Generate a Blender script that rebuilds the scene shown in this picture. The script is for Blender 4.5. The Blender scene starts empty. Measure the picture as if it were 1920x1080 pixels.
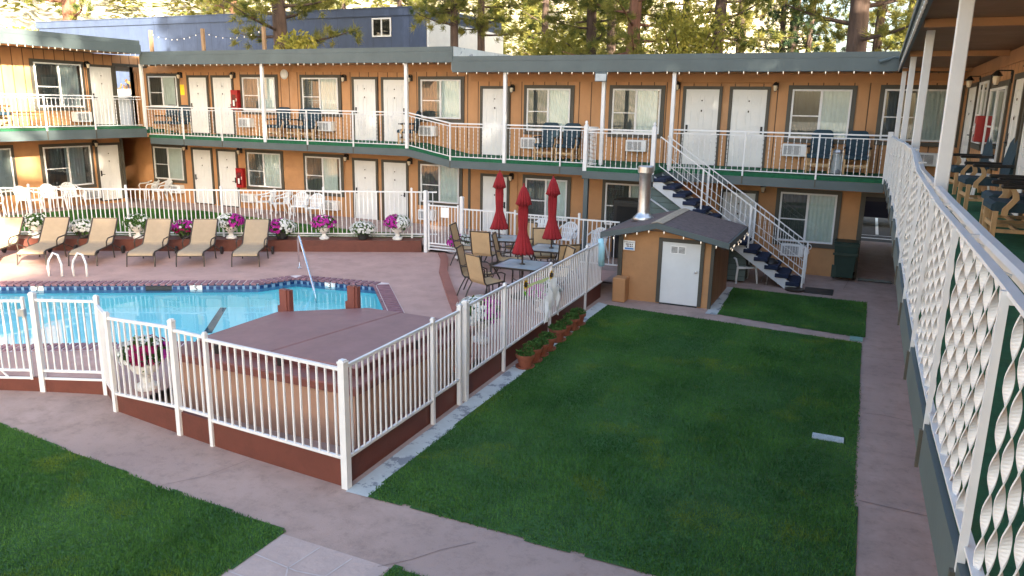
import bpy, math, random
import numpy as np
from mathutils import Vector, Matrix, Quaternion
from mathutils.geometry import tessellate_polygon
R = math.radians
rnd = random.Random(7)
sc = bpy.context.scene
COL = sc.collection

# ------------------------------------------------------------------ materials
def new_mat(name):
    m = bpy.data.materials.new(name); m.use_nodes = True
    nt = m.node_tree; b = nt.nodes['Principled BSDF']
    return m, nt, b

def mat(name, col, rough=0.6, var=0.12, scale=6.0, bump=0.0, bscale=60.0, metal=0.0, spots=None, spec=0.4, stretch=None):
    """paint-like surface: base colour with soft mottling, optional wear patches and fine relief"""
    m, nt, b = new_mat(name); N = nt.nodes; L = nt.links
    b.inputs['Roughness'].default_value = rough
    b.inputs['Metallic'].default_value = metal
    b.inputs['Specular IOR Level'].default_value = spec
    tc = N.new('ShaderNodeTexCoord'); src = tc.outputs['Object']
    if stretch:
        mp = N.new('ShaderNodeMapping'); mp.inputs['Scale'].default_value = stretch
        L.new(src, mp.inputs['Vector']); src = mp.outputs['Vector']
    n = N.new('ShaderNodeTexNoise'); n.inputs['Scale'].default_value = scale; n.inputs['Detail'].default_value = 6
    n.inputs['Roughness'].default_value = 0.65
    L.new(src, n.inputs['Vector'])
    mr = N.new('ShaderNodeMapRange'); mr.inputs['From Min'].default_value = 0.3; mr.inputs['From Max'].default_value = 0.7
    mr.inputs['To Min'].default_value = 1 - var; mr.inputs['To Max'].default_value = 1 + var
    L.new(n.outputs['Fac'], mr.inputs['Value'])
    mul = N.new('ShaderNodeVectorMath'); mul.operation = 'SCALE'
    mul.inputs[0].default_value = col[:3]
    L.new(mr.outputs['Result'], mul.inputs['Scale'])
    out = mul.outputs['Vector']
    if spots:
        c2, sscale, lo, hi = spots
        n2 = N.new('ShaderNodeTexNoise'); n2.inputs['Scale'].default_value = sscale; n2.inputs['Detail'].default_value = 8
        n2.inputs['Roughness'].default_value = 0.7
        L.new(src, n2.inputs['Vector'])
        r2 = N.new('ShaderNodeMapRange'); r2.inputs['From Min'].default_value = lo; r2.inputs['From Max'].default_value = hi
        L.new(n2.outputs['Fac'], r2.inputs['Value'])
        mx = N.new('ShaderNodeMix'); mx.data_type = 'RGBA'
        L.new(r2.outputs['Result'], mx.inputs['Factor']); L.new(out, mx.inputs['A']); mx.inputs['B'].default_value = (*c2, 1)
        out = mx.outputs['Result']
    L.new(out, b.inputs['Base Color'])
    if bump:
        nb = N.new('ShaderNodeTexNoise'); nb.inputs['Scale'].default_value = bscale; nb.inputs['Detail'].default_value = 5
        L.new(src, nb.inputs['Vector'])
        bp = N.new('ShaderNodeBump'); bp.inputs['Strength'].default_value = bump; bp.inputs['Distance'].default_value = 0.02
        L.new(nb.outputs['Fac'], bp.inputs['Height']); L.new(bp.outputs['Normal'], b.inputs['Normal'])
    return m

def siding(name, col, axis, pitch, groove=0.03, dark=0.35, horizontal=False):
    """painted plywood siding with routed grooves across the given axis"""
    m = mat(name, col, 0.65, 0.16, 1.6, 0.15, 45, spots=((min(1, col[0]*1.2+.03), min(1, col[1]*1.3+.03), min(1, col[2]*1.5+.03)), 0.9, 0.55, 0.80), stretch=(1, 1, .45))
    nt = m.node_tree; N = nt.nodes; L = nt.links; b = N['Principled BSDF']
    tc = N.new('ShaderNodeTexCoord'); sp = N.new('ShaderNodeSeparateXYZ'); L.new(tc.outputs['Object'], sp.inputs[0])
    dv = N.new('ShaderNodeMath'); dv.operation = 'DIVIDE'; L.new(sp.outputs[axis], dv.inputs[0]); dv.inputs[1].default_value = pitch
    fr = N.new('ShaderNodeMath'); fr.operation = 'FRACT'; L.new(dv.outputs[0], fr.inputs[0])
    lt = N.new('ShaderNodeMath'); lt.operation = 'LESS_THAN'; L.new(fr.outputs[0], lt.inputs[0]); lt.inputs[1].default_value = groove / pitch
    old = b.inputs['Base Color'].links[0].from_socket
    mx = N.new('ShaderNodeMix'); mx.data_type = 'RGBA'
    L.new(lt.outputs[0], mx.inputs['Factor']); L.new(old, mx.inputs['A']); mx.inputs['B'].default_value = (col[0]*dark, col[1]*dark, col[2]*dark, 1)
    L.new(mx.outputs['Result'], b.inputs['Base Color'])
    inv = N.new('ShaderNodeMath'); inv.operation = 'SUBTRACT'; inv.inputs[0].default_value = 1; L.new(lt.outputs[0], inv.inputs[1])
    bp = N.new('ShaderNodeBump'); bp.inputs['Strength'].default_value = 0.8; bp.inputs['Distance'].default_value = 0.01
    L.new(inv.outputs[0], bp.inputs['Height']); L.new(bp.outputs['Normal'], b.inputs['Normal'])
    return m

def glass_mat(name, tint=(1, 1, 1), ior=1.5, add=0.05, rough=0.0, bump=0.0, bscale=3.0):
    m, nt, b = new_mat(name); N = nt.nodes; L = nt.links
    N.remove(b)
    out = N['Material Output']
    tr = N.new('ShaderNodeBsdfTransparent'); tr.inputs[0].default_value = (*tint, 1)
    gl = N.new('ShaderNodeBsdfGlossy'); gl.inputs['Roughness'].default_value = rough
    fr = N.new('ShaderNodeFresnel'); fr.inputs[0].default_value = ior
    ad = N.new('ShaderNodeMath'); ad.operation = 'ADD'; ad.inputs[1].default_value = add; ad.use_clamp = True
    L.new(fr.outputs[0], ad.inputs[0])
    mx = N.new('ShaderNodeMixShader'); L.new(ad.outputs[0], mx.inputs[0]); L.new(tr.outputs[0], mx.inputs[1]); L.new(gl.outputs[0], mx.inputs[2])
    L.new(mx.outputs[0], out.inputs[0])
    if bump:
        tc = N.new('ShaderNodeTexCoord')
        n = N.new('ShaderNodeTexNoise'); n.inputs['Scale'].default_value = bscale; n.inputs['Detail'].default_value = 3
        L.new(tc.outputs['Object'], n.inputs['Vector'])
        bp = N.new('ShaderNodeBump'); bp.inputs['Strength'].default_value = bump; bp.inputs['Distance'].default_value = 0.05
        L.new(n.outputs['Fac'], bp.inputs['Height']); L.new(bp.outputs[0], gl.inputs['Normal']); L.new(bp.outputs[0], fr.inputs['Normal'])
    return m

def leaf_mat(name, c1, c2, trans=0.35, scale=1.3):
    m, nt, b = new_mat(name); N = nt.nodes; L = nt.links
    tc = N.new('ShaderNodeTexCoord')
    n = N.new('ShaderNodeTexNoise'); n.inputs['Scale'].default_value = scale; n.inputs['Detail'].default_value = 6
    L.new(tc.outputs['Object'], n.inputs['Vector'])
    cr = N.new('ShaderNodeMapRange'); cr.inputs['From Min'].default_value = .35; cr.inputs['From Max'].default_value = .65; L.new(n.outputs['Fac'], cr.inputs['Value'])
    mx = N.new('ShaderNodeMix'); mx.data_type = 'RGBA'; mx.inputs['A'].default_value = (*c1, 1); mx.inputs['B'].default_value = (*c2, 1)
    L.new(cr.outputs['Result'], mx.inputs['Factor'])
    N.remove(b)
    d = N.new('ShaderNodeBsdfDiffuse'); t = N.new('ShaderNodeBsdfTranslucent')
    L.new(mx.outputs['Result'], d.inputs[0]); L.new(mx.outputs['Result'], t.inputs[0])
    ms = N.new('ShaderNodeMixShader'); ms.inputs[0].default_value = trans
    L.new(d.outputs[0], ms.inputs[1]); L.new(t.outputs[0], ms.inputs[2])
    L.new(ms.outputs[0], N['Material Output'].inputs[0])
    return m

WALLC = (0.425, 0.222, 0.100)
M = {}
M['wall_x'] = siding('painted siding across', WALLC, 0, 0.37, 0.028, 0.22)
M['wall_y'] = siding('painted siding along', WALLC, 1, 0.37, 0.028, 0.22)
M['stucco'] = mat('tan painted stucco', WALLC, 0.75, 0.1, 1.2, 0.2, 90)
M['trim'] = mat('dark olive trim paint', (0.062, 0.058, 0.046), 0.55, 0.15, 3)
M['fascia'] = mat('grey green fascia paint', (0.074, 0.098, 0.104), 0.55, 0.12, 1.5, 0.05, 30)
M['roofing'] = mat('grey roll roofing', (0.22, 0.23, 0.23), 0.9, 0.2, 4, 0.3, 80)
M['carpet'] = mat('green outdoor carpet', (0.012, 0.10, 0.045), 0.95, 0.25, 9, 0.5, 160)
M['white'] = mat('white enamel paint', (0.64, 0.65, 0.66), 0.42, 0.05, 5, 0.03, 40, spots=((0.36, 0.25, 0.17), 7.0, 0.70, 0.78))
M['doorwhite'] = mat('white door paint', (0.66, 0.67, 0.66), 0.4, 0.06, 1.5)
M['plastic'] = mat('white resin', (0.66, 0.68, 0.69), 0.4, 0.04, 8)
M['metal'] = mat('galvanised steel', (0.55, 0.56, 0.57), 0.38, 0.2, 5, metal=1.0)
M['chrome'] = mat('polished steel', (0.8, 0.8, 0.8), 0.12, 0.05, 5, metal=1.0)
M['black'] = mat('black iron', (0.016, 0.015, 0.015), 0.45, 0.2, 9)
M['dark'] = mat('dark plastic', (0.02, 0.022, 0.024), 0.5, 0.2, 6)
M['bronze'] = mat('bronze aluminium', (0.035, 0.026, 0.02), 0.4, 0.15, 9)
M['deck'] = mat('pinkish sealed concrete', (0.41, 0.26, 0.222), 0.7, 0.13, 2.0, 0.12, 35, spots=((0.52, 0.36, 0.32), 0.8, 0.60, 0.72))
M['path'] = mat('worn pink concrete', (0.340, 0.248, 0.217), 0.8, 0.18, 2.2, 0.2, 60, spots=((0.255, 0.185, 0.17), 0.55, 0.52, 0.74))
def grime(m, scale, lo, hi, k):
    nt = m.node_tree; N = nt.nodes; L = nt.links; b = N['Principled BSDF']; old = b.inputs['Base Color'].links[0].from_socket
    tc = N.new('ShaderNodeTexCoord'); n = N.new('ShaderNodeTexNoise'); n.inputs['Scale'].default_value = scale; n.inputs['Detail'].default_value = 9; n.inputs['Roughness'].default_value = .75
    L.new(tc.outputs['Object'], n.inputs['Vector']); r = N.new('ShaderNodeMapRange'); r.inputs['From Min'].default_value = lo; r.inputs['From Max'].default_value = hi; r.inputs['To Min'].default_value = 1; r.inputs['To Max'].default_value = k
    L.new(n.outputs['Fac'], r.inputs['Value']); v = N.new('ShaderNodeVectorMath'); v.operation = 'SCALE'; L.new(old, v.inputs[0]); L.new(r.outputs['Result'], v.inputs['Scale']); L.new(v.outputs['Vector'], b.inputs['Base Color'])
M['flag'] = mat('grey flagstone concrete', (0.40, 0.315, 0.29), 0.85, 0.14, 1.6, 0.35, 18)
M['concrete'] = mat('pale patched concrete', (0.42, 0.46, 0.47), 0.85, 0.12, 3, 0.25, 40, spots=((0.20, 0.22, 0.25), 2.6, 0.535, 0.57))
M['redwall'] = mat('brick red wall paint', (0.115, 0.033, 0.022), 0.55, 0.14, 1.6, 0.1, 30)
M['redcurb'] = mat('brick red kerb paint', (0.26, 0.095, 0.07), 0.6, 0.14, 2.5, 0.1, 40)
M['tubwall'] = mat('tan tub stucco', (0.37, 0.215, 0.15), 0.75, 0.08, 2, 0.2, 80)
M['tubcap'] = mat('reddish brown tub rim', (0.17, 0.055, 0.043), 0.5, 0.12, 3)
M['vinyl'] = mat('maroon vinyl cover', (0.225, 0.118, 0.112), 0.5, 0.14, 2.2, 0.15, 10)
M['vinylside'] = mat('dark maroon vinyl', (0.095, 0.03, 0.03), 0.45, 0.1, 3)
M['basin'] = mat('pale blue pool plaster', (0.46, 0.94, 0.95), 0.7, 0.05, 0.8)
M['stripe'] = mat('dark blue lane tile', (0.03, 0.065, 0.10), 0.5, 0.25, 9)
M['sling'] = mat('tan woven sling', (0.335, 0.258, 0.172), 0.8, 0.08, 7, 0.3, 220)
M['goldsling'] = mat('golden tan woven sling', (0.43, 0.30, 0.165), 0.8, 0.08, 7, 0.3, 220)
M['red'] = mat('red canvas', (0.25, 0.014, 0.020), 0.85, 0.15, 5, 0.2, 90)
M['redmetal'] = mat('red cabinet paint', (0.30, 0.012, 0.014), 0.35, 0.1, 5)
M['navy'] = mat('navy upholstery', (0.018, 0.044, 0.064), 0.8, 0.2, 9, 0.2, 120)
M['tread'] = mat('navy stair carpet', (0.014, 0.022, 0.05), 0.95, 0.25, 9, 0.5, 120)
M['wood'] = mat('pale varnished oak', (0.44, 0.29, 0.15), 0.5, 0.2, 3, stretch=(6, 6, 1))
M['soffit'] = siding('brown plank soffit', (0.26, 0.135, 0.068), 1, 0.62, 0.010, 0.35)
M['curtain'] = mat('pale curtain', (0.50, 0.56, 0.54), 0.9, 0.06, 6)
M['screen'] = mat('insect screen', (0.070, 0.078, 0.076), 0.8, 0.12, 4)
M['void'] = mat('dark room', (0.015, 0.015, 0.015), 0.9)
M['glass'] = glass_mat('window glass', (0.93, 0.96, 0.95), 1.5, 0.05)
M['tableglass'] = mat('frosted grey table glass', (0.27, 0.33, 0.37), 0.22, 0.06, 6)
M['water'] = glass_mat('pool water surface', (0.88, 1.0, 1.0), 1.30, 0.0, 0.0, 0.035, 1.4)
M['stoneurn'] = mat('white cast stone', (0.66, 0.65, 0.62), 0.75, 0.1, 8, 0.15, 40)
M['terracotta'] = mat('terracotta', (0.26, 0.085, 0.05), 0.8, 0.2, 8)
M['shingle'] = mat('plum brown shingles', (0.115, 0.088, 0.085), 0.9, 0.3, 9, 0.4, 60)
M['shinglepale'] = mat('tan ridge shingles', (0.34, 0.29, 0.22), 0.9, 0.25, 9, 0.4, 60)
M['greysiding'] = siding('grey green lap siding', (0.10, 0.14, 0.135), 2, 0.16, 0.012, 0.4)
M['stringer'] = mat('pale blue grey stringer paint', (0.50, 0.54, 0.58), 0.5, 0.06, 4)
M['bluewall'] = siding('dark blue board siding', (0.045, 0.066, 0.122), 0, 1.2, 0.02, 0.6)
M['whitewall'] = mat('white rendered wall', (0.72, 0.72, 0.70), 0.8, 0.06, 2)
M['bin'] = mat('dark green bin plastic', (0.008, 0.028, 0.022), 0.45, 0.15, 6)
M['asphalt'] = mat('asphalt', (0.05, 0.05, 0.052), 0.9, 0.2, 5, 0.3, 80)
M['earth'] = mat('dry forest earth', (0.42, 0.38, 0.31), 0.95, 0.3, 0.3, 0.3, 5, spots=((0.20, 0.20, 0.13), 0.12, 0.45, 0.6))
M['turf'] = mat('turf soil', (0.030, 0.085, 0.022), 0.95, 0.3, 5)
M['yellow'] = mat('yellow paper', (0.75, 0.55, 0.03), 0.7)
M['paper'] = mat('white sign face', (0.78, 0.78, 0.76), 0.5)
M['ink'] = mat('dark ink', (0.05, 0.02, 0.03), 0.6)
M['inkblue'] = mat('blue ink', (0.08, 0.22, 0.50), 0.6)
M['bark'] = mat('pine bark', (0.075, 0.050, 0.040), 0.95, 0.45, 3, 0.8, 12, stretch=(2, 2, .5))
M['barkred'] = mat('reddish pine bark', (0.16, 0.075, 0.048), 0.95, 0.45, 3, 0.8, 12, stretch=(2, 2, .5))
M['needle'] = leaf_mat('pine needles', (0.075, 0.105, 0.034), (0.32, 0.29, 0.075), 0.42)
M['needledark'] = leaf_mat('dark fir needles', (0.035, 0.07, 0.04), (0.08, 0.11, 0.05))
M['leafyellow'] = leaf_mat('yellow green leaves', (0.20, 0.21, 0.05), (0.40, 0.34, 0.07))
M['leafbrown'] = leaf_mat('dry brown leaves', (0.16, 0.08, 0.03), (0.30, 0.18, 0.07), scale=4)
M['leaf'] = leaf_mat('bedding leaves', (0.05, 0.11, 0.03), (0.10, 0.18, 0.05), 0.25, 6)
M['petalw'] = leaf_mat('white petals', (0.75, 0.76, 0.76), (0.62, 0.66, 0.62), 0.25, 8)
M['petalm'] = leaf_mat('magenta petals', (0.36, 0.02, 0.24), (0.55, 0.06, 0.42), 0.25, 8)
M['petalp'] = leaf_mat('crimson petals', (0.20, 0.008, 0.05), (0.34, 0.02, 0.12), 0.25, 8)
M['sunpetal'] = leaf_mat('yellow petals', (0.80, 0.55, 0.02), (0.75, 0.42, 0.01), 0.2, 8)
M['leafbright'] = leaf_mat('bright green felt', (0.16, 0.42, 0.05), (0.22, 0.55, 0.1), 0.2, 8)
M['paleblue'] = mat('pale blue foam', (0.35, 0.66, 0.78), 0.6, 0.08, 6)
M['post'] = mat('weathered timber', (0.24, 0.155, 0.09), 0.85, 0.25, 4, stretch=(4, 4, .6))
M['carpaint'] = mat('dark blue car paint', (0.008, 0.010, 0.02), 0.15, 0.05, 3)
M['greyhouse'] = mat('pale grey house paint', (0.42, 0.44, 0.45), 0.7, 0.06, 2)

grime(M['path'], 5.0, .50, .72, .72); grime(M['path'], 38.0, .55, .75, .80); grime(M['deck'], 3.5, .52, .74, .78); grime(M['deck'], 30.0, .56, .76, .85); grime(M['redwall'], 2.2, .5, .75, .7); grime(M['stucco'], 1.4, .5, .8, .8)

def emit_mat(name, col, strength):
    m, nt, b = new_mat(name)
    b.inputs['Base Color'].default_value = (0.8, 0.75, 0.65, 1); b.inputs['Emission Color'].default_value = (*col, 1); b.inputs['Emission Strength'].default_value = strength
    return m
M['bulb'] = emit_mat('lit bulb', (1.0, 0.85, 0.65), .12)
M['lampglass'] = mat('frosted lantern glass', (0.70, 0.62, 0.48), 0.2, 0.1, 9)

M['coping'] = mat('plum brick coping', (0.21, 0.105, 0.125), 0.6, 0.28, 9, 0.2, 40)
M['mortar'] = mat('pale mortar', (0.62, 0.54, 0.53), 0.9)

def grass_mat():
    m, nt, b = new_mat('lawn grass blades'); N = nt.nodes; L = nt.links
    b.inputs['Roughness'].default_value = .65; b.inputs['Specular IOR Level'].default_value = .25
    tc = N.new('ShaderNodeTexCoord')
    n1 = N.new('ShaderNodeTexNoise'); n1.inputs['Scale'].default_value = .9; n1.inputs['Detail'].default_value = 4
    n2 = N.new('ShaderNodeTexNoise'); n2.inputs['Scale'].default_value = 45; n2.inputs['Detail'].default_value = 2
    n3 = N.new('ShaderNodeTexNoise'); n3.inputs['Scale'].default_value = 1.15; n3.inputs['Detail'].default_value = 3
    mp = N.new('ShaderNodeMapping'); mp.inputs['Location'].default_value = (7, 3, 0); L.new(tc.outputs['Object'], mp.inputs['Vector'])
    for n in (n1, n2): L.new(tc.outputs['Object'], n.inputs['Vector'])
    L.new(mp.outputs[0], n3.inputs['Vector'])
    a = N.new('ShaderNodeMapRange'); a.inputs['From Min'].default_value = .36; a.inputs['From Max'].default_value = .64; L.new(n1.outputs['Fac'], a.inputs['Value'])
    mx = N.new('ShaderNodeMix'); mx.data_type = 'RGBA'; mx.inputs['A'].default_value = (.027, .098, .016, 1); mx.inputs['B'].default_value = (.066, .172, .028, 1)
    L.new(a.outputs['Result'], mx.inputs['Factor'])
    c = N.new('ShaderNodeMapRange'); c.inputs['From Min'].default_value = .57; c.inputs['From Max'].default_value = .72; L.new(n3.outputs['Fac'], c.inputs['Value'])
    mx2 = N.new('ShaderNodeMix'); mx2.data_type = 'RGBA'; L.new(c.outputs['Result'], mx2.inputs['Factor']); L.new(mx.outputs['Result'], mx2.inputs['A']); mx2.inputs['B'].default_value = (.12, .19, .018, 1)
    d = N.new('ShaderNodeMapRange'); d.inputs['From Min'].default_value = .25; d.inputs['From Max'].default_value = .75; d.inputs['To Min'].default_value = .75; d.inputs['To Max'].default_value = 1.25
    L.new(n2.outputs['Fac'], d.inputs['Value'])
    sc_ = N.new('ShaderNodeVectorMath'); sc_.operation = 'SCALE'; L.new(mx2.outputs['Result'], sc_.inputs[0]); L.new(d.outputs['Result'], sc_.inputs['Scale'])
    L.new(sc_.outputs['Vector'], b.inputs['Base Color'])
    return m
M['grass'] = grass_mat()

# ------------------------------------------------------------------ mesh building
class MB:
    """collects faces; build() links them as ONE mesh object, local to the thing's base"""
    def __init__(s, tf=None):
        s.v = []; s.f = []; s.mi = []; s.m = 0; s.tf = tf
    def add(s, vs, fs):
        o = len(s.v); s.v.extend(vs)
        for f in fs: s.f.append(tuple(i + o for i in f)); s.mi.append(s.m)
    def box(s, x0, x1, y0, y1, z0, z1, bev=0.0):
        if bev > 0:
            b = bev
            prof = [(x0+b, y0), (x1-b, y0), (x1, y0+b), (x1, y1-b), (x1-b, y1), (x0+b, y1), (x0, y1-b), (x0, y0+b)]
            ins = [(min(max(x, x0+b), x1-b), min(max(y, y0+b), y1-b)) for x, y in prof]
            rings = [[(x, y, z0) for x, y in ins], [(x, y, z0+b) for x, y in prof], [(x, y, z1-b) for x, y in prof], [(x, y, z1) for x, y in ins]]
            s.loft(rings, True, True, True); return
        s.add([(x0,y0,z0),(x1,y0,z0),(x1,y1,z0),(x0,y1,z0),(x0,y0,z1),(x1,y0,z1),(x1,y1,z1),(x0,y1,z1)],
              [(0,3,2,1),(4,5,6,7),(0,1,5,4),(1,2,6,5),(2,3,7,6),(3,0,4,7)])
    def cbox(s, c, sx, sy, sz, rz=0.0, rx=0.0, ry=0.0):
        m = Matrix.Rotation(rz, 3, 'Z') @ Matrix.Rotation(ry, 3, 'Y') @ Matrix.Rotation(rx, 3, 'X'); c = Vector(c)
        vs = [tuple(c + m @ Vector((i*sx/2, j*sy/2, k*sz/2))) for i, j, k in ((-1,-1,-1),(1,-1,-1),(1,1,-1),(-1,1,-1),(-1,-1,1),(1,-1,1),(1,1,1),(-1,1,1))]
        s.add(vs, [(0,3,2,1),(4,5,6,7),(0,1,5,4),(1,2,6,5),(2,3,7,6),(3,0,4,7)])
    def loft(s, rings, closed=True, cap0=True, cap1=True):
        n = len(rings[0]); vs = [p for r in rings for p in r]; fs = []
        for i in range(len(rings)-1):
            for j in range(n if closed else n-1):
                k = (j+1) % n
                fs.append((i*n+j, i*n+k, (i+1)*n+k, (i+1)*n+j))
        if cap0: fs.append(tuple(reversed(range(n))))
        if cap1: fs.append(tuple((len(rings)-1)*n + j for j in range(n)))
        s.add(vs, fs)
    def beam(s, p, q, w, h, up=(0, 0, 1)):
        p = Vector(p); q = Vector(q); d = (q-p).normalized(); up = Vector(up)
        if abs(d.dot(up)) > .99: up = Vector((0, 1, 0))
        x = d.cross(up).normalized(); y = x.cross(d)
        r = [[tuple(c + x*i*w/2 + y*j*h/2) for i, j in ((-1,-1),(1,-1),(1,1),(-1,1))] for c in (p, q)]
        s.loft(r)
    def tube(s, pts, r, n=6, cap=True):
        pts = [Vector(p) for p in pts]; rings = []
        rs = r if isinstance(r, (list, tuple)) else [r]*len(pts)
        ref = None
        for i, p in enumerate(pts):
            d = (pts[min(i+1, len(pts)-1)] - pts[max(i-1, 0)]).normalized()
            if ref is None:
                ref = d.cross(Vector((0, 0, 1)) if abs(d.z) < .9 else Vector((1, 0, 0))).normalized()
            x = (ref - d*ref.dot(d)).normalized(); y = d.cross(x); ref = x
            rings.append([tuple(p + (x*math.cos(2*math.pi*k/n) + y*math.sin(2*math.pi*k/n))*rs[i]) for k in range(n)])
        s.loft(rings, True, cap, cap)
    def lathe(s, prof, n=16, c=(0, 0, 0), mod=None):
        rings = []
        for i, (r, z) in enumerate(prof):
            rings.append([(c[0] + r*(mod(k, i) if mod else 1)*math.cos(2*math.pi*k/n), c[1] + r*(mod(k, i) if mod else 1)*math.sin(2*math.pi*k/n), c[2]+z) for k in range(n)])
        s.loft(rings)
    def prism(s, poly, z0, z1):
        s.loft([[(x, y, z0) for x, y in poly], [(x, y, z1) for x, y in poly]], True, False, False)
        tr = tessellate_polygon([[Vector((x, y, 0)) for x, y in poly]])
        s.add([(x, y, z1) for x, y in poly], [tuple(t) for t in tr]); s.add([(x, y, z0) for x, y in poly], [tuple(reversed(t)) for t in tr])
    def sheet(s, polys, z=0.0):
        vs = [v for p in polys for v in p]
        zf = z if callable(z) else (lambda x, y: z)
        tr = tessellate_polygon([[Vector((v[0], v[1], 0)) for v in p] for p in polys])
        def up(t):
            a, b, c = (vs[i] for i in t); return t if (b[0]-a[0])*(c[1]-a[1])-(b[1]-a[1])*(c[0]-a[0]) > 0 else tuple(reversed(t))
        s.add([(v[0], v[1], v[2] if len(v) > 2 else zf(v[0], v[1])) for v in vs], [up(tuple(t)) for t in tr])
    def ribbon(s, p, q, w, t, turns, segs, ph=0.0):
        p = Vector(p); q = Vector(q); rings = []
        for i in range(segs+1):
            f = i/segs; c = p.lerp(q, f); a = ph + f*turns*2*math.pi; ca, sa = math.cos(a), math.sin(a)
            rings.append([(c.x + u*w/2*ca - v*t/2*sa, c.y + u*w/2*sa + v*t/2*ca, c.z) for u, v in ((-1,-1),(1,-1),(1,1),(-1,1))])
        s.loft(rings)
    def build(s, name, mats, parent=None, smooth=False, world=True):
        if s.tf: s.v = [s.tf(*v) for v in s.v]
        off = Vector((0, 0, 0))
        if parent is not None and world:
            p = parent
            while p.parent: p = p.parent
            off = Vector(p.location)
        me = bpy.data.meshes.new(name)
        me.from_pydata([(v[0]-off.x, v[1]-off.y, v[2]-off.z) for v in s.v], [], s.f); me.update()
        if not isinstance(mats, (list, tuple)): mats = [mats]
        for m in mats: me.materials.append(M[m] if isinstance(m, str) else m)
        if len(mats) > 1: me.polygons.foreach_set('material_index', s.mi)
        if smooth: me.polygons.foreach_set('use_smooth', [True]*len(me.polygons))
        o = bpy.data.objects.new(name, me); COL.objects.link(o)
        if parent is not None: o.parent = parent
        return o

def tag(o, label, cat, group=None):
    o['label'] = label; o['category'] = cat
    if group: o['group'] = group
    return o
def thing(name, label, cat, loc=(0, 0, 0), group=None, rz=0.0):
    o = bpy.data.objects.new(name, None); COL.objects.link(o); o.location = loc; o.rotation_euler = (0, 0, rz); o.empty_display_size = .2
    return tag(o, label, cat, group)
def struct(o, kind='structure'):
    o['kind'] = kind; return o
def dup(root, loc, rz=None, label=None, group=None, scale=None):
    """a copy of a thing with copies of its parts and sub-parts, sharing mesh data"""
    r = root.copy(); COL.objects.link(r); r.location = loc
    if rz is not None: r.rotation_euler = (0, 0, rz)
    if scale: r.scale = scale
    if label: r['label'] = label
    if group: r['group'] = group
    for ch in list(root.children):
        c = ch.copy(); COL.objects.link(c); c.parent = r
        for g in list(ch.children):
            d = g.copy(); COL.objects.link(d); d.parent = c
    return r

class Placer:
    """first call moves the prototype itself, later calls copy it"""
    def __init__(s, proto): s.p = proto; s.used = False
    def __call__(s, loc, rz, label, group=None, scale=None):
        if not s.used:
            s.used = True; o = s.p; o.location = loc; o.rotation_euler = (0, 0, rz); o['label'] = label
            if scale: o.scale = scale
            if group: o['group'] = group
            return o
        return dup(s.p, loc, rz, label, group, scale)

def tri_mesh(name, V, mats, parent=None, mi=None):
    """fast mesh of loose triangles from an (n,3,3) array"""
    n = len(V); me = bpy.data.meshes.new(name)
    me.vertices.add(n*3); me.vertices.foreach_set('co', V.reshape(-1).astype(np.float32))
    me.loops.add(n*3); me.loops.foreach_set('vertex_index', np.arange(n*3, dtype=np.int32))
    me.polygons.add(n); me.polygons.foreach_set('loop_start', np.arange(0, n*3, 3, dtype=np.int32)); me.polygons.foreach_set('loop_total', np.full(n, 3, dtype=np.int32))
    if not isinstance(mats, (list, tuple)): mats = [mats]
    for m in mats: me.materials.append(M[m])
    if mi is not None: me.polygons.foreach_set('material_index', mi.astype(np.int32))
    me.update(); me.validate()
    o = bpy.data.objects.new(name, me); COL.objects.link(o)
    if parent is not None: o.parent = parent
    return o

# ------------------------------------------------------------------ setting
def smooth(t): t = max(0.0, min(1.0, t)); return t*t*(3-2*t)
def g(x, y): return 0.14*smooth((-6.5-x)/4.5)
DECK = 0.35

def inside(px, py, poly):
    r = np.zeros(len(px), bool); n = len(poly); j = n-1
    for i in range(n):
        xi, yi = poly[i][0], poly[i][1]; xj, yj = poly[j][0], poly[j][1]
        c = ((yi > py) != (yj > py)) & (px < (xj-xi)*(py-yi)/(yj-yi+1e-12)+xi); r ^= c; j = i
    return r
def grid_sheet(name, x0, x1, y0, y1, step, zf, m, skip=None, extra=None):
    mb = MB(); nx = int(round((x1-x0)/step)); ny = int(round((y1-y0)/step))
    vs = []
    for j in range(ny+1):
        for i in range(nx+1):
            x = x0+(x1-x0)*i/nx; y = y0+(y1-y0)*j/ny; vs.append((x, y, zf(x, y)))
    fs = [(j*(nx+1)+i, j*(nx+1)+i+1, (j+1)*(nx+1)+i+1, (j+1)*(nx+1)+i) for j in range(ny) for i in range(nx)]
    if skip: fs = [f for f in fs if not all(skip(vs[k][0], vs[k][1]) for k in f)]
    mb.add(vs, fs)
    if extra: mb.sheet(extra, -.06)
    return mb.build(name, m)

def terrain(x, y):
    d = max(0.0, y-62)*(0.06+0.36*smooth((-x-25)/40)) + max(0.0, -x-58)*0.50
    return -0.06 + (min(d, 60) if y > 0 or x < -58 else 0) + 1.2*math.sin(x*.06+1)*smooth(d/8)
POOL = [(-19.6, 8.72), (-12.15, 13.02), (-11.78, 13.86), (-9.75, 14.15), (-8.24, 12.35), (-7.04, 10.87), (-10.37, 8.87), (-15.6, 5.74)]
cx = sum(p[0] for p in POOL)/8; cy = sum(p[1] for p in POOL)/8
def offset(poly, d):
    out = []; n = len(poly); A = sum(poly[i][0]*poly[(i+1) % n][1]-poly[(i+1) % n][0]*poly[i][1] for i in range(n)); s = 1 if A > 0 else -1
    for i in range(n):
        p0, p1, p2 = Vector(poly[i-1]), Vector(poly[i]), Vector(poly[(i+1) % n])
        a = (p1-p0).normalized(); b = (p2-p1).normalized(); n1 = Vector((a.y, -a.x))*s; n2 = Vector((b.y, -b.x))*s
        m = (n1+n2).normalized(); out.append(tuple(p1+m*d/max(.35, m.dot(n1))))
    return out
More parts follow.
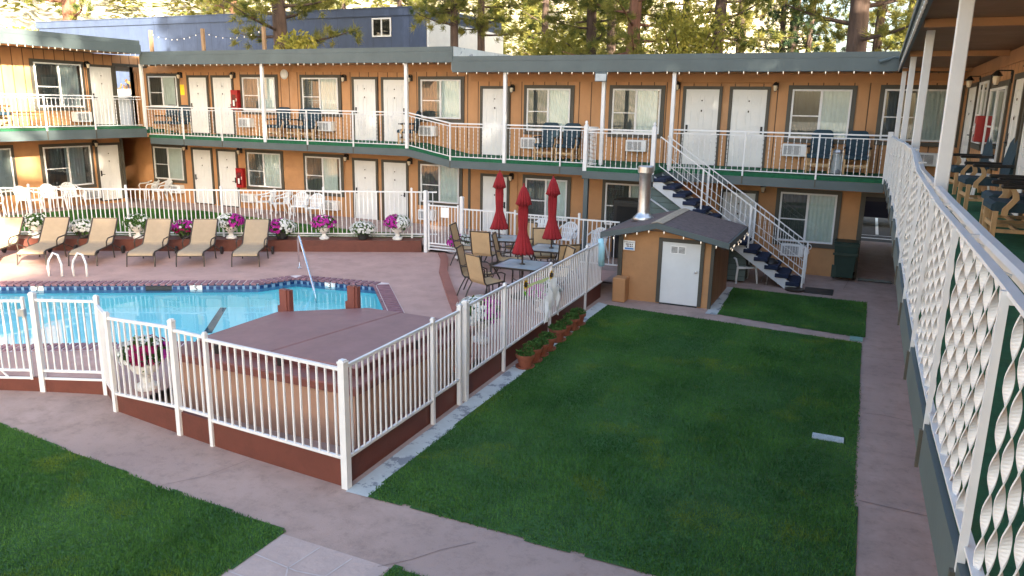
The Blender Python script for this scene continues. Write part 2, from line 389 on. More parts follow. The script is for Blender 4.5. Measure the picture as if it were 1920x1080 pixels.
OUTER = [(-5.19, 10.66), (-6.3, 10.2), (-8.2, 8.7), (-8.68, 7.6), (-8.68, 6.95), (-9.12, 6.98), (-9.72, 7.31), (-11.3, 6.66), (-20, 2.7), (-25, 10.4), (-22.6, 11.80), (-10.95, 18.10), (-10.9, 18.3), (-5.40, 18.3), (-5.36, 16.9)]
COPE = offset(POOL, .30)
struct(grid_sheet('ground', -420, 420, -300, 420, 12, terrain, 'earth', lambda x, y: -24.1 < x < .1 and -.1 < y < 24.1, [[(-24, 0), (0, 0), (0, 24), (-24, 24)], POOL]))
mb = MB(); mb.sheet([[(-14, 29.05), (40, 29.05), (40, 60), (-14, 60)]], -0.03); struct(mb.build('parking_lot', 'asphalt'))
INNER = offset(OUTER, -.3)
FRONT_IN = [(-5.4, 5.3), (-9.8, 5.6), (-14.8, 5.8), (-14.8, 2.8), (-5.4, 2.8)]
def in_deck(x, y): return bool(inside(np.array([x]), np.array([y]), INNER)[0] or inside(np.array([x]), np.array([y]), FRONT_IN)[0])
struct(grid_sheet('walkway', -30, 1.95, -4, 22.08, .5, g, 'path', in_deck))
mb = MB(); mb.sheet([[(0.05, 22.08), (1.95, 22.08), (1.95, 29.05), (0.05, 29.05)]], 0.002); struct(mb.build('passage_floor', 'path'))
# saw-cut joints and cracks in the concrete walk
mb = MB()
def crack(pts, w, z=.005):
    for a, b in zip(pts[:-1], pts[1:]):
        a = Vector(a); b = Vector(b); d = (b-a).normalized(); n = Vector((-d.y, d.x))*w/2
        q = [a-n, b-n, b+n, a+n]; mb.add([(p.x, p.y, g(p.x, p.y)+z) for p in q], [(0, 1, 2, 3)])
crack([(-7.0, 5.75), (-6.72, 6.15), (-6.55, 6.8)], .006)
crack([(-3.85, 5.5), (-3.62, 5.75), (-3.45, 6.02), (-3.2, 6.3)], .008)
crack([(.33, 11.9), (.6, 11.95), (.85, 11.9), (1.9, 11.85)], .012)
crack([(.33, 14.9), (1.9, 14.95)], .012); crack([(.33, 9.0), (1.9, 8.9)], .012); crack([(-1.2, 5.2), (-1.0, 6.4)], .012)
crack([(-.2, 20.6), (-.1, 22.0)], .012); crack([(-3.2, 19.75), (1.9, 19.8)], .012)
struct(mb.build('walkway_joints', mat('concrete joint', (.21, .15, .135), .9)))
mb = MB(); mb.sheet([[(-5.05, 5.56), (-3.74, 5.54), (-3.85, 4.0), (-5.1, 4.0)]], .004); struct(mb.build('flagstone_path', 'flag'))
mb = MB()
for pts in ([(-5.05, 5.15), (-4.5, 5.1), (-3.8, 5.2)], [(-4.55, 5.52), (-4.6, 5.1), (-4.4, 4.8)], [(-5.05, 4.82), (-4.4, 4.8), (-3.8, 4.75)], [(-4.15, 5.5), (-4.2, 5.14)], [(-4.75, 4.8), (-4.8, 4.3)]):
    crack(pts, .014, .008)
struct(mb.build('flagstone_joints', mat('pale stone joint', (.46, .41, .41), .9)))

# lawns: soil sheet and blades of grass
def lawn(poly, density, h, zf, seed):
    mb = MB(); P_ = np.array(poly); c_ = .05
    X, Y = np.meshgrid(np.arange(P_[:, 0].min(), P_[:, 0].max(), c_), np.arange(P_[:, 1].min(), P_[:, 1].max(), c_)); X = X.ravel(); Y = Y.ravel()
    k = inside(X+c_/2, Y+c_/2, poly)
    for xx, yy in zip(X[k], Y[k]): mb.add([(a, b, zf(a, b)+.009) for a, b in ((xx, yy), (xx+c_, yy), (xx+c_, yy+c_), (xx, yy+c_))], [(0, 1, 2, 3)])
    struct(mb.build('lawn', 'turf'))
    rs = np.random.RandomState(seed); P = np.array(poly); x0, y0 = P.min(0); x1, y1 = P.max(0)
    n = int((x1-x0)*(y1-y0)*density); px = rs.uniform(x0, x1, n); py = rs.uniform(y0, y1, n)
    k = inside(px+rs.normal(0, .012, n), py+rs.normal(0, .012, n), poly); px = px[k]; py = py[k]; n = len(px)
    pz = np.array([zf(a, b) for a, b in zip(px, py)])+.006
    a = rs.uniform(0, 2*math.pi, n); hh = h*rs.uniform(.55, 1.15, n)*(1+.25*np.sin(px*2.1+1)*np.sin(py*1.7)); w = rs.uniform(.004, .008, n)
    ln = rs.uniform(0, .75, n)*hh; b = rs.uniform(0, 2*math.pi, n)
    V = np.empty((n, 3, 3)); V[:, 0] = np.stack([px-np.cos(a)*w, py-np.sin(a)*w, pz], 1); V[:, 1] = np.stack([px+np.cos(a)*w, py+np.sin(a)*w, pz], 1)
    V[:, 2] = np.stack([px+np.cos(b)*ln, py+np.sin(b)*ln+.10*hh*np.sign(np.sin(px*math.pi/.55)), pz+hh], 1)      # mowing stripes: neighbouring passes lean opposite ways
    o = tri_mesh('grass', V, 'grass'); o['kind'] = 'stuff'
def wob(a, b, n, amp, seed):
    r = random.Random(seed); out = []
    for i in range(n):
        t = i/n; j = r.uniform(-amp, amp) if i else 0
        out.append((a[0]+(b[0]-a[0])*t+j, a[1]+(b[1]-a[1])*t+j))
    return out
MAIN = wob((-4.73, 6.6), (.32, 6.5), 22, .025, 1) + wob((.32, 6.5), (.26, 15.75), 10, .01, 2) + wob((.26, 15.75), (-4.97, 16.24), 8, .012, 3) + wob((-4.97, 16.24), (-4.73, 6.6), 16, .02, 4)
lawn(MAIN, 5200, .028, g, 11)
lawn([(-2.6, 16.6), (.12, 16.15), (.32, 16.2), (.35, 19.35), (-2.71, 19.4)], 3200, .032, g, 12)
FRONT = wob((-5.05, 5.62), (-10.1, 5.9), 18, .02, 5) + [(-10.1, 5.9), (-15, 6.1), (-15, 2.5), (-5.15, 2.5)]
lawn(FRONT, 7000, .028, g, 13)
lawn([(-3.71, 5.58), (-3.82, 4.4), (-1.0, 4.4), (-1.0, 5.45), (-2.4, 5.5)], 7000, .028, g, 14)

# pale concrete strip along the fence, apron beside the shed
mb = MB(); mb.sheet([[(-5.02, 6.58), (-4.72, 6.58), (-4.95, 16.25), (-5.24, 16.4)]], .005); struct(mb.build('kerb_strip', 'concrete'))
mb = MB(); mb.sheet([[(-2.86, 16.55), (-2.6, 16.55), (-2.7, 19.45), (-2.86, 19.45)]], .006); struct(mb.build('apron_strip', 'concrete'))
mb = MB(); mb.box(-.28, .12, 10.58, 10.76, .0, .026); tag(mb.build('drain_cover', mat('weathered grey cover', (.40, .46, .48), .8, .2, 12, .3, 60)), 'small pale grey rectangular cover set flush in the lawn', 'drain cover')
mb = MB(); mb.box(.06, .29, 15.86, 16.10, .0, .03); tag(mb.build('valve_cover', mat('green cover', (.16, .30, .27), .7, .15, 9)), 'green valve box lid at the end of the path strip between the two lawns', 'valve cover')

# pool deck with the pool cut out of it
mb = MB(); mb.sheet([OUTER, COPE], DECK); struct(mb.build('pool_deck', 'deck'))
pool = thing('swimming_pool', 'bright blue swimming pool with a plum brick edge and tiled waterline', 'swimming pool', (cx, cy, 0))
mb = MB()
n = len(POOL)
mb.loft([[(x, y, .34) for x, y in POOL], [(x, y, -.18) for x, y in POOL]], True, False, False)
mb.sheet([POOL], -.18); mb.build('basin', 'basin', pool)
mb = MB()
TL = offset(POOL, -.006)
mb.m = 1; mb.loft([[(x, y, .34) for x, y in TL], [(x, y, .155) for x, y in TL]], True, False, False); mb.m = 0
for i in range(n):
    a = Vector(TL[i]); b = Vector(TL[(i+1) % n]); L_ = (b-a).length; d = (b-a)/L_; k = max(1, int(L_/.155)); rz = math.atan2(d.y, d.x)
    for j in range(k):
        c = a+d*(j+.5)*L_/k; mb.cbox((c.x, c.y, .262), .098, .012, .070, rz)
    c = (a+b)/2; mb.cbox((c.x, c.y, .322), L_-.02, .012, .034, rz)  # solid dark strip puts the coping's shade into the tile colour
mb.build('tile_band', [mat('dark blue tile and coping shade', (.012, .035, .12), .25, .2, 9), mat('pale blue tile', (.16, .27, .42), .25, .1, 9)], pool)
mb = MB(); mb.m = 1          # bricks laid across the edge, mortar bed below
mb.sheet([offset(POOL, .302), offset(POOL, -.02)], DECK+.004); mb.m = 0
for i in range(n):
    a = Vector(POOL[i]); b = Vector(POOL[(i+1) % n]); L_ = (b-a).length; d = (b-a)/L_
    s = 1 if sum(POOL[k][0]*POOL[(k+1) % n][1]-POOL[(k+1) % n][0]*POOL[k][1] for k in range(n)) > 0 else -1
    nn = Vector((d.y, -d.x))*s; k = int(L_/.15); pit = L_/k; rz = math.atan2(d.y, d.x)
    for j in range(k):
        c = a+d*(j+.5)*pit
        for o_, w_ in ((-.045, .055), (.145, .28)):
            q = c+nn*o_; mb.cbox((q.x, q.y, DECK+.004), pit-.045, w_, .036+rnd.uniform(0, .004), rz)
mb.build('coping', ['coping', 'mortar'], pool)
mb = MB(); mb.add([(-11.66, 10.90, -.174), (-11.51, 10.98, -.174), (-12.70, 12.60, -.174), (-12.83, 12.54, -.174)], [(0, 1, 2, 3)])
ob = mb.build('lane_stripe', 'stripe', pool)
mb = MB()
a = Vector((-12.55, 12.76)); mb.cbox((a.x, a.y, .25), .0, .0, .0)
mb = MB(); d = Vector((.866, .5, 0)); c = Vector((-14.0, 11.95, .262))+Vector((.5, -.866, 0))*.02; mb.cbox(c, .55, .03, .10, math.atan2(.5, .866)); mb.build('skimmer_mouth', 'dark', pool)
def text_mesh(name, body, size, m, par, loc, rot, ext=.002):
    cu = bpy.data.curves.new(name, 'FONT'); cu.body = body; cu.size = size; cu.align_x = 'CENTER'; cu.align_y = 'CENTER'; cu.extrude = ext; cu.resolution_u = 4
    o = bpy.data.objects.new(name, cu); me = bpy.data.meshes.new_from_object(o); bpy.data.objects.remove(o); bpy.data.curves.remove(cu)
    me.name = name; me.materials.clear(); me.materials.append(M[m]); o = bpy.data.objects.new(name, me); COL.objects.link(o); o.parent = par; o.location = loc; o.rotation_euler = rot; return o
def depth_tile(c, rz, ch):
    mb = MB(); mb.cbox(c, .26, .014, .15, rz); t = mb.build('depth_marker', 'paper', pool)
    nrm = Vector((math.sin(rz), -math.cos(rz), 0)); text_mesh('depth_number', ch, .17, 'ink', t, Vector(c)+nrm*.012-Vector(pool.location), (math.pi/2, 0, rz))
rp = math.atan2(4.30, 7.45)
def onedge(t, i, dz=.255, k=.025):
    a = Vector(POOL[i]); b = Vector(POOL[i+1]); p = a.lerp(b, t); d = (b-a).normalized(); nn = Vector((d.y, -d.x)); return (p.x+nn.x*k, p.y+nn.y*k, dz), math.atan2(d.y, d.x)
for i, t, ch in ((0, .455, '7'), (0, .845, '5'), (2, .44, '3')):
    c, rz = onedge(t, i); depth_tile(c, rz, ch)
mb = MB(); mb.sheet([offset(POOL, -.008)], .232); struct(mb.build('water', 'water'))

# low brick-red walls: front and side of the deck, and the planter wall at its back
def wall_run(mb, pts, th, z0f, z1):
    for a, b in zip(pts[:-1], pts[1:]):
        a = Vector(a); b = Vector(b); d = (b-a).normalized(); nn = Vector((d.y, -d.x))*th
        mb.loft([[(p.x, p.y, z0f(p.x, p.y)), (p.x+nn.x, p.y+nn.y, z0f(p.x, p.y)), (p.x+nn.x, p.y+nn.y, z1), (p.x, p.y, z1)] for p in (a, b)])
mb = MB()
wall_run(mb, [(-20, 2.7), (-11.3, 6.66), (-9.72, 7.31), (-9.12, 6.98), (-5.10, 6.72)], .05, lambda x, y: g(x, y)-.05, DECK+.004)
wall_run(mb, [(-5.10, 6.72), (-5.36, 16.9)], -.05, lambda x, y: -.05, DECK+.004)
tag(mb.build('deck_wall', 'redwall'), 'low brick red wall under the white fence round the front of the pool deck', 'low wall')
RA = Vector((-23.0, 11.58)); RB = Vector((-10.95, 18.10)); rd = (RB-RA).normalized(); rn = Vector((-rd.y, rd.x))
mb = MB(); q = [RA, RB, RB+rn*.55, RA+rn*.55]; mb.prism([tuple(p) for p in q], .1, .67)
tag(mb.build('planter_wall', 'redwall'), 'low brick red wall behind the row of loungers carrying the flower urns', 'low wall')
# kerb that curves between pool deck and patio
KP = [(-10.3, 18.1), (-9.95, 17.6), (-9.55, 16.9), (-9.1, 16.05), (-7.8, 14.1), (-6.95, 12.85), (-6.0, 11.5), (-5.6, 10.85), (-5.42, 10.3), (-5.36, 9.9)]
mb = MB(); rings = []
for i, p in enumerate(KP):
    a = Vector(KP[max(i-1, 0)]); b = Vector(KP[min(i+1, len(KP)-1)]); d = (b-a).normalized(); nn = Vector((d.y, -d.x))*.10; p = Vector(p)
    rings.append([(p.x-nn.x, p.y-nn.y, .34), (p.x-nn.x, p.y-nn.y, .405), (p.x+nn.x, p.y+nn.y, .405), (p.x+nn.x, p.y+nn.y, .34)])
mb.loft(rings); tag(mb.build('patio_kerb', 'redcurb'), 'narrow brick red kerb curving between the pool deck and the patio tables', 'kerb')

# rear walk and the sloping lawn behind the fence
def zrear(x, y):
    t = smooth((-5.3-x)/7.0)
    return max(.03+.42*t, .45+.22*smooth((-22.5-x)/2.0)*smooth((21.5-y)/2) if x < -12.3 else 0)
WE = [(-24.3, 6.0), (-24.35, 12.0), (-24.3, 15.3), (-24.1, 17.3), (-23.4, 19.3), (-22.9, 20.0), (-21.5, 20.45), (-18.6, 20.1), (-15.65, 19.78), (-12.5, 19.15), (-11.1, 18.68), (-10.0, 18.32), (-8, 18.32), (-5.36, 18.32)]
BK = [(-5.36, 22.08), (-8, 22.08), (-11, 22.08), (-14, 22.08), (-18, 22.08), (-22, 22.08), (-26.3, 22.08), (-33, 22.08), (-33, 20.6), (-25.4, 20.6), (-25.4, 17), (-25.4, 6)]
mb = MB(); mb.sheet([[(x, y, zrear(x, y)) for x, y in WE+BK]]); struct(mb.build('rear_walk', 'path'))
back_edge = [tuple(RA+rd*t+rn*.55) for t in (0, 2, 4, 6, 8, 10, 12, 13.2)]
WEg = WE[1:11]
def zs(x, y): return .655
poly = [(x, y, .64) for x, y in back_edge] + [(x, y, zrear(x, y)+.015) for x, y in reversed(WEg)]
def zslope(x, y):
    v = (Vector((x, y))-RA).dot(rn); t = smooth(max(0, v-.55)/2.6); return .655*(1-t)+(zrear(x, y)+.015)*t
lawn([(p[0], p[1]) for p in poly], 3000, .06, zslope, 15)

# ------------------------------------------------------------------ buildings
def T_main(u, n_, z): return (u, 22.08-n_, z)
def T_left(u, n_, z): return (-25.4+n_, u, z)
def T_right(u, n_, z): return (1.95-n_, u, z)

def window(par, tf, u0, u1, z0, z1, gap=0.0, rev=False, sill=.12):
    mb = MB(tf)
    mb.box(u0-.11, u0, -.02, .035, z0-.02, z1+.10); mb.box(u1, u1+.11, -.02, .035, z0-.02, z1+.10)
    mb.box(u0-.11, u1+.11, -.02, .038, z1+.10, z1+.102); mb.box(u0, u1, -.02, .035, z1, z1+.10); mb.box(u0-.11, u1+.11, -.02, .05, z0-sill, z0-.02)
    mb.box(u0, u1, -.02, .004, z0, z1)
    w = mb.build('window', 'trim', par)
    mb = MB(tf); um = (u0+u1)/2; zm = z0+.46*(z1-z0); e = .045
    mb.box(u0, u0+e, .006, .06, z0, z1); mb.box(u1-e, u1, .006, .06, z0, z1); mb.box(u0+e, u1-e, .006, .06, z1-e, z1); mb.box(u0+e, u1-e, .006, .06, z0, z0+e)
    mb.box(um-.03, um+.03, .006, .064, z0+e, z1-e)
    a, b = (u0+e, um-.03) if not rev else (um+.03, u1-e)
    mb.box(a, b, .012, .056, zm-.014, zm+.014); mb.build('frame', 'white', w)
    mb = MB(tf); mb.add([(u0+e, .044, z0+e), (u1-e, .044, z0+e), (u1-e, .044, z1-e), (u0+e, .044, z1-e)], [(0, 1, 2, 3)]); mb.build('pane', 'glass', w)
    mb = MB(tf); k = 60
    ua, ub = u0+e, u1-e-gap
    vs = []; r = random.Random(int(u0*100)+int(z0*10)); ph = r.uniform(0, 6)
    for i in range(k+1):
        u = ua+(ub-ua)*i/k; nn = .016+.008*math.sin(i*1.35+ph)+.004*math.sin(i*.43+ph)
        vs += [(u, nn, z0+e), (u, nn, z1-e)]
    for i in range(k):
        left = (i < k/2) != rev
        mb.m = 1 if left else 0; mb.add([vs[2*i], vs[2*i+2], vs[2*i+3], vs[2*i+1]], [(0, 1, 2, 3)])
    mb.build('curtain', ['curtain', 'screen'], w)
    return w
def door(par, tf, u0, u1, z0, z1, hl=True, panels=True, mat_='doorwhite', vent=False):
    mb = MB(tf); mb.box(u0, u1, -.02, .022, z0, z1)
    if panels:
        W = u1-u0; H = z1-z0
        for c in (.30, .70):
            for zb, zt in ((.80, .92), (.42, .72), (.08, .36)):
                a, b, p, q = u0+W*(c-.14), u0+W*(c+.14), z0+H*zb, z0+H*zt; t = .013
                mb.box(a, b, .022, .031, p, p+t); mb.box(a, b, .022, .031, q-t, q); mb.box(a, a+t, .022, .031, p+t, q-t); mb.box(b-t, b, .022, .031, p+t, q-t)
                mb.box(a+.035, b-.035, .022, .027, p+.035, q-.035)
    d = mb.build('door', mat_, par)
    mb = MB(tf); e = .085
    mb.box(u0-e, u0-.004, -.02, .045, z0, z1+e); mb.box(u1+.004, u1+e, -.02, .045, z0, z1+e); mb.box(u0-.004, u1+.004, -.02, .045, z1+.004, z1+e); mb.build('door_frame', 'trim', d)
    mb = MB(tf); uh = u0+.07 if hl else u1-.07; s = 1 if hl else -1; zh = z0+.98
    mb.box(uh-.03, uh+.03, .022, .042, zh-.10, zh+.10, .006); mb.box(min(uh, uh+s*.12), max(uh, uh+s*.12), .055, .075, zh-.05, zh-.03); mb.box(uh-.01, uh+.01, .042, .06, zh-.05, zh-.03)
    if not panels:
        mb = MB(tf); mb.tube([(uh, .022, zh-.2), (uh, .05, zh-.2), (uh, .055, zh-.2), (uh, .085, zh-.2), (uh, .09, zh-.2)], [.03, .012, .028, .03, .01], 12)
    mb.build('handle', 'dark' if panels else 'metal', d)
    if panels:
        um = (u0+u1)/2; mb = MB(tf); mb.box(um-.016, um+.016, .03, .042, z1-.315, z1-.28); mb.box(um-.018, um+.018, .03, .045, z1-.60, z1-.545, .008); mb.build('knocker', 'bronze', d)
    mb = MB(tf); mb.box(u0, u1, .0, .05, z0-.03, z0-.002); mb.build('threshold', 'dark', d)
    return d
def aircon(par, tf, u0, u1, z0, z1):
    mb = MB(tf); mb.box(u0, u1, -.02, .24, z0, z1, .012); a = mb.build('air_conditioner', 'plastic', par)
    mb = MB(tf); mb.box(u0+.04, u1-.14, .24, .243, z0+.04, z1-.04)
    a2 = mb.build('grille', 'screen', a)
    mb = MB(tf)
    for i in range(9):
        z = z0+.05+i*(z1-z0-.1)/8; mb.box(u0+.04, u1-.14, .243, .25, z-.006, z+.006)
    mb.box(u0+.04+(u1-u0-.18)/2-.006, u0+.04+(u1-u0-.18)/2+.006, .25, .254, z0+.04, z1-.04)
    mb.build('louvre', 'white', a)
def lamp(par, tf, u, z, out=.16):
    mb = MB(tf); mb.box(u-.045, u+.045, 0, .02, z-.10, z+.08); mb.box(u-.012, u+.012, .02, out, z+.085, z+.105); mb.box(u-.012, u+.012, .0, .03, z+.03, z+.10)
    rings = []
    for r, zz in ((.012, .10), (.03, .085), (.085, .02), (.085, .008)):
        rings.append([(u+r*math.cos(k*math.pi/4), out+r*math.sin(k*math.pi/4), z+zz) for k in range(8)])
    mb.loft(rings); mb.box(u-.03, u+.03, out-.03, out+.03, z-.145, z-.13); o = mb.build('wall_lamp', 'black', par)
    mb = MB(tf); rings = []
    for r, zz in ((.05, .005), (.055, -.03), (.04, -.10), (.025, -.13)):
        rings.append([(u+r*math.cos(k*math.pi/4), out+r*math.sin(k*math.pi/4), z+zz) for k in range(8)])
    mb.loft(rings); mb.build('lantern_glass', 'lampglass', o)

def rail_span(par, P, Q, top=1.02, pitch=.14, w=.022, name='railing', turns=4.0, base=.03):
    """wrought railing between two posts: two top bars, a bottom bar and twisted uprights; P,Q carry the floor height"""
    P = Vector(P); Q = Vector(Q); mb = MB(); up = Vector((0, 0, 1))
    for h, s in ((top, .036), (top-.09, .024), (base, .024)): mb.beam(P+up*h, Q+up*h, s, s)
    L_ = (Q-P).length; k = max(1, int(L_/pitch))
    for i in range(1, k):
        p = P.lerp(Q, i/k); mb.ribbon(p+up*base, p+up*(top-.09), w, .008, turns, 20, i*.6)
    return mb.build(name, 'white', par)

# --- rear wing
main = thing('motel_wing', 'long two storey tan motel wing with balcony and grey green roof across the back', 'motel wing', (-12, 25, 0))
mb = MB(); mb.box(-33, -11.5, 22.08, 29, .0, 3.0); mb.box(-11.5, .06, 22.08, 29, -.1, 2.72); mb.box(.06, 1.948, 22.08, 29, 2.24, 2.72); mb.box(1.95, 9, 22.09, 29, -.1, 2.72); mb.build('lower_wall', 'stucco', main)
mb = MB(); mb.box(-26.2, -11.5, 22.08, 29, 3.0, 5.58); mb.box(-11.5, 9, 22.08, 29, 2.72, 5.30); mb.build('upper_wall', 'wall_x', main)
mb = MB(); mb.box(-26.2, -11.5, 22.055, 22.08, 5.34, 5.56); mb.box(-11.5, 1.9, 22.055, 22.08, 5.05, 5.28); mb.box(-26.29, -26.2, 22.0, 22.10, 3.1, 5.6); mb.build('frieze_board', 'stucco', main)
for bx in ((-26.33, -26.2, 22.0, 22.16, 3.1, 5.58), (-.06, .06, 22.03, 22.09, .0, 2.30), (.06, 1.94, 22.03, 22.09, 2.20, 2.30), (-11.58, -11.5, 22.05, 22.09, .1, 2.72)):
    mb = MB(); mb.box(*bx); mb.build('corner_trim', 'trim', main)
mb = MB(); mb.box(-24.25, -11.5, 20.80, 29.5, 5.62, 5.95); mb.box(-33, -24.25, 22.0, 29.5, 5.62, 5.95); mb.box(-11.5, 9, 20.80, 29.5, 5.34, 5.68); rf = mb.build('roof', 'roofing', main)
mb = MB()
mb.box(-24.25, -11.44, 20.74, 20.80, 5.55, 5.86); mb.box(-24.25, -11.44, 20.765, 20.80, 5.865, 6.00)
mb.box(-11.44, .40, 20.74, 20.80, 5.27, 5.58); mb.box(-11.44, .40, 20.765, 20.80, 5.585, 5.72); mb.box(-11.5, -11.44, 20.80, 29.5, 5.55, 6.0)
mb.build('fascia', 'fascia', rf)
mb = MB(); mb.box(-11.436, -11.42, 20.82, 29.5, 5.70, 6.0); mb.build('flashing', 'concrete', rf)
mb = MB(); mb.box(-24.2, -11.5, 20.81, 22.06, 5.57, 5.618); mb.box(-11.5, .42, 20.81, 22.06, 5.29, 5.338); mb.build('eave_soffit', 'stucco', rf)
# balcony slab, its ramp and stair landing
YB = 20.95
mb = MB()
def slab(x0, x1, za, zb, y0=YB-.04, y1=22.08, th=.10, dz=.06):
    mb.loft([[(x, y0, z-dz-th), (x, y1, z-th), (x, y1, z), (x, y0, z-dz)] for x, z in ((x0, za), (x1, zb))])
slab(-26.0, -13.1, 3.12, 3.12); slab(-13.1, -11.55, 3.12, 2.83); slab(-11.55, 1.95, 2.83, 2.80); slab(-6.98, -5.02, 2.77, 2.77, 19.93, YB-.04, .1, .02)
mb.build('balcony_floor', 'carpet', main)
mb = MB()
def fas(x0, x1, za, zb, y0=YB-.09, h=.22):
    mb.loft([[(x, y0, z-h), (x, y0+.05, z-h), (x, y0+.05, z), (x, y0, z)] for x, z in ((x0, za), (x1, zb))])
fas(-24.2, -13.1, 2.965, 2.965); fas(-13.1, -11.55, 2.965, 2.68); fas(-11.55, -6.98, 2.68, 2.67); fas(-5.02, .42, 2.66, 2.64); fas(-6.98, -5.02, 2.66, 2.66, 19.90, .2)
mb.box(-7.0, -6.95, 19.95, 20.86, 2.44, 2.66); mb.box(-6.95, -5.02, 19.95, 20.86, 2.50, 2.65)
mb.build('balcony_fascia', 'fascia', main)
mb = MB(); mb.box(-24.2, -13.1, 20.92, 22.075, 2.80, 2.95); mb.box(-11.55, .42, 20.92, 22.075, 2.50, 2.66); mb.build('balcony_soffit', 'stucco', main)
ZL, ZR = 3.06, 2.765
posts = [(-24.4, ZL), (-22.51, ZL), (-20.69, ZL), (-18.77, ZL), (-16.97, ZL), (-15.13, ZL), (-13.12, ZL), (-11.58, ZR), (-9.77, ZR), (-8.0, ZR), (-6.93, ZR)]
for (a, za), (b, zb) in zip(posts[:-1], posts[1:]): rail_span(main, (a, YB, za), (b, YB, zb))
rail_span(main, (-6.93, 19.97, ZR-.02), (-5.08, 19.97, ZR-.02)); rail_span(main, (-6.93, 19.97, ZR-.02), (-6.93, YB, ZR), pitch=.11)
rposts = [(-4.86, ZR), (-2.93, ZR), (-1.15, ZR), (.42, ZR)]
for (a, za), (b, zb) in zip(rposts[:-1], rposts[1:]): rail_span(main, (a, YB, za), (b, YB, zb))
for x, z in posts[1:3]+posts[4:6]+posts[7:8]+posts[9:10]+rposts[1:3]:
    mb = MB(); mb.box(x-.02, x+.02, YB-.09, YB-.05, z-.10, z+1.02); mb.build('railing_post', 'white', main)
    mb = MB(); mb.box(x-.016, x+.016, YB-.10, YB-.085, z-.30, z-.10); mb.build('post_bracket', 'trim', main)
for x in (-6.93, -5.08):
    mb = MB(); mb.box(x-.055, x+.055, 19.92, 20.03, 2.62, 3.86, .01); mb.lathe([(.045, 3.86), (.05, 3.88), (.03, 3.90), (.045, 3.93), (.03, 3.97), (.004, 3.985)], 10, (x, 19.975, 0)); mb.build('newel_post', 'white', main)
for x, z0, z1 in ((-24.4, 2.98, 5.58), (-18.77, 2.98, 5.58), (-13.12, 2.98, 5.58), (-9.77, 2.68, 5.3), (-6.79, 2.70, 5.3), (-4.86, 2.70, 5.3)):
    mb = MB(); mb.box(x-.05, x+.05, YB-.10, YB, z0, z1, .008); mb.build('roof_post', 'white', main)
for x in (-6.9,):
    mb = MB(); mb.box(x-.06, x+.06, 20.0, 20.12, .1, 2.46); mb.build('landing_post', 'fascia', main)
WU = [(-25.39, -23.93, 4.08, 5.2, .10), (-20.72, -19.24, 4.0, 5.16, 0), (-18.04, -16.54, 3.98, 5.15, 0), (-13.29, -11.84, 3.9, 5.1, 0)]
WR = [(-9.57, -8.18, 3.61, 4.85, 0), (-6.88, -5.48, 3.62, 4.86, .05), (-1.99, -.55, 3.63, 4.88, 0), (.20, 1.84, 3.64, 4.9, .22)]
for w in WU+WR: window(main, T_main, *w)
WLo = [(-25.44, -23.93, 1.32, 2.55, 0), (-20.69, -19.17, 1.29, 2.52, 0), (-18.04, -16.54, 1.26, 2.49, .12), (-13.33, -11.9, 1.2, 2.43, 0), (-9.56, -8.19, .93, 2.17, 0), (-6.97, -5.48, .93, 2.17, 0), (-2.04, -.62, .88, 2.2, 0)]
for w in WLo: window(main, T_main, *w)
for a, b, z, zt, hl in ((-23.32, -22.46, 3.15, 5.15, True), (-22.14, -21.25, 3.15, 5.15, False), (-15.9, -15.04, 3.12, 5.10, True), (-14.73, -13.87, 3.12, 5.09, False), (-11.08, -10.24, 2.83, 4.83, False), (-4.78, -3.88, 2.82, 4.86, True), (-3.52, -2.63, 2.82, 4.86, False),
                        (-23.39, -22.5, .50, 2.51, True), (-22.13, -21.27, .48, 2.5, False), (-15.97, -15.1, .43, 2.43, True), (-14.78, -13.9, .42, 2.42, False), (-11.05, -10.21, .30, 2.15, False), (-3.56, -2.7, .06, 2.1, True)):
    door(main, T_main, a, b, z, zt, hl)
for a, b, z0, z1 in ((-20.85, -20.3, 3.42, 3.74), (-17.33, -16.72, 3.38, 3.7), (-13.3, -12.69, 3.34, 3.66), (-9.68, -9.07, 3.08, 3.40), (-6.38, -5.78, 3.12, 3.44), (-2.1, -1.5, 3.16, 3.48), (1.0, 1.6, 3.05, 3.37),
                     (-24.6, -24.0, .82, 1.13), (-20.95, -20.4, .70, 1.0), (-17.25, -16.63, .67, .99), (-13.34, -12.74, .62, .95), (-1.9, -1.3, .5, .82)):
    aircon(main, T_main, a, b, z0, z1)
for u, z in ((-23.69, 5.24), (-21.1, 5.24), (-16.24, 5.15), (-13.66, 5.15), (-10.04, 4.86), (-5.02, 4.97), (-2.42, 4.96), (-23.71, 2.6), (-21.0, 2.57), (-16.25, 2.53), (-13.70, 2.50), (-10.03, 2.2), (-2.5, 2.3)): lamp(main, T_main, u, z)
mb = MB(T_main); mb.box(-19.0, -18.62, 0, .03, 5.07, 5.40); 
mb = MB(); rings = []
for r, yy in ((.16, 22.08), (.17, 22.05), (.12, 22.02), (.03, 22.015)): rings.append([(-18.82+r*math.cos(k*math.pi/8), yy, 5.27+r*math.sin(k*math.pi/8)) for k in range(16)])
mb.loft(rings); mb.build('alarm_disc', 'plastic', main)
for pts in ([(-16.3, 22.05, 2.55), (-16.3, 22.05, 2.95)], [(-16.4, 22.05, .5), (-16.4, 22.05, 2.95)], [(-16.1, 22.05, 5.35), (-13.6, 22.05, 5.33)], [(-4.9, 22.05, 5.03), (-2.4, 22.05, 5.03)], [(-9.85, 22.05, .2), (-9.85, 22.05, 2.6)], [(.6, 22.04, 5.12), (1.9, 22.04, 5.10)]):
    mb = MB(); mb.tube(pts, .014, 6); mb.build('conduit', 'stucco', main)

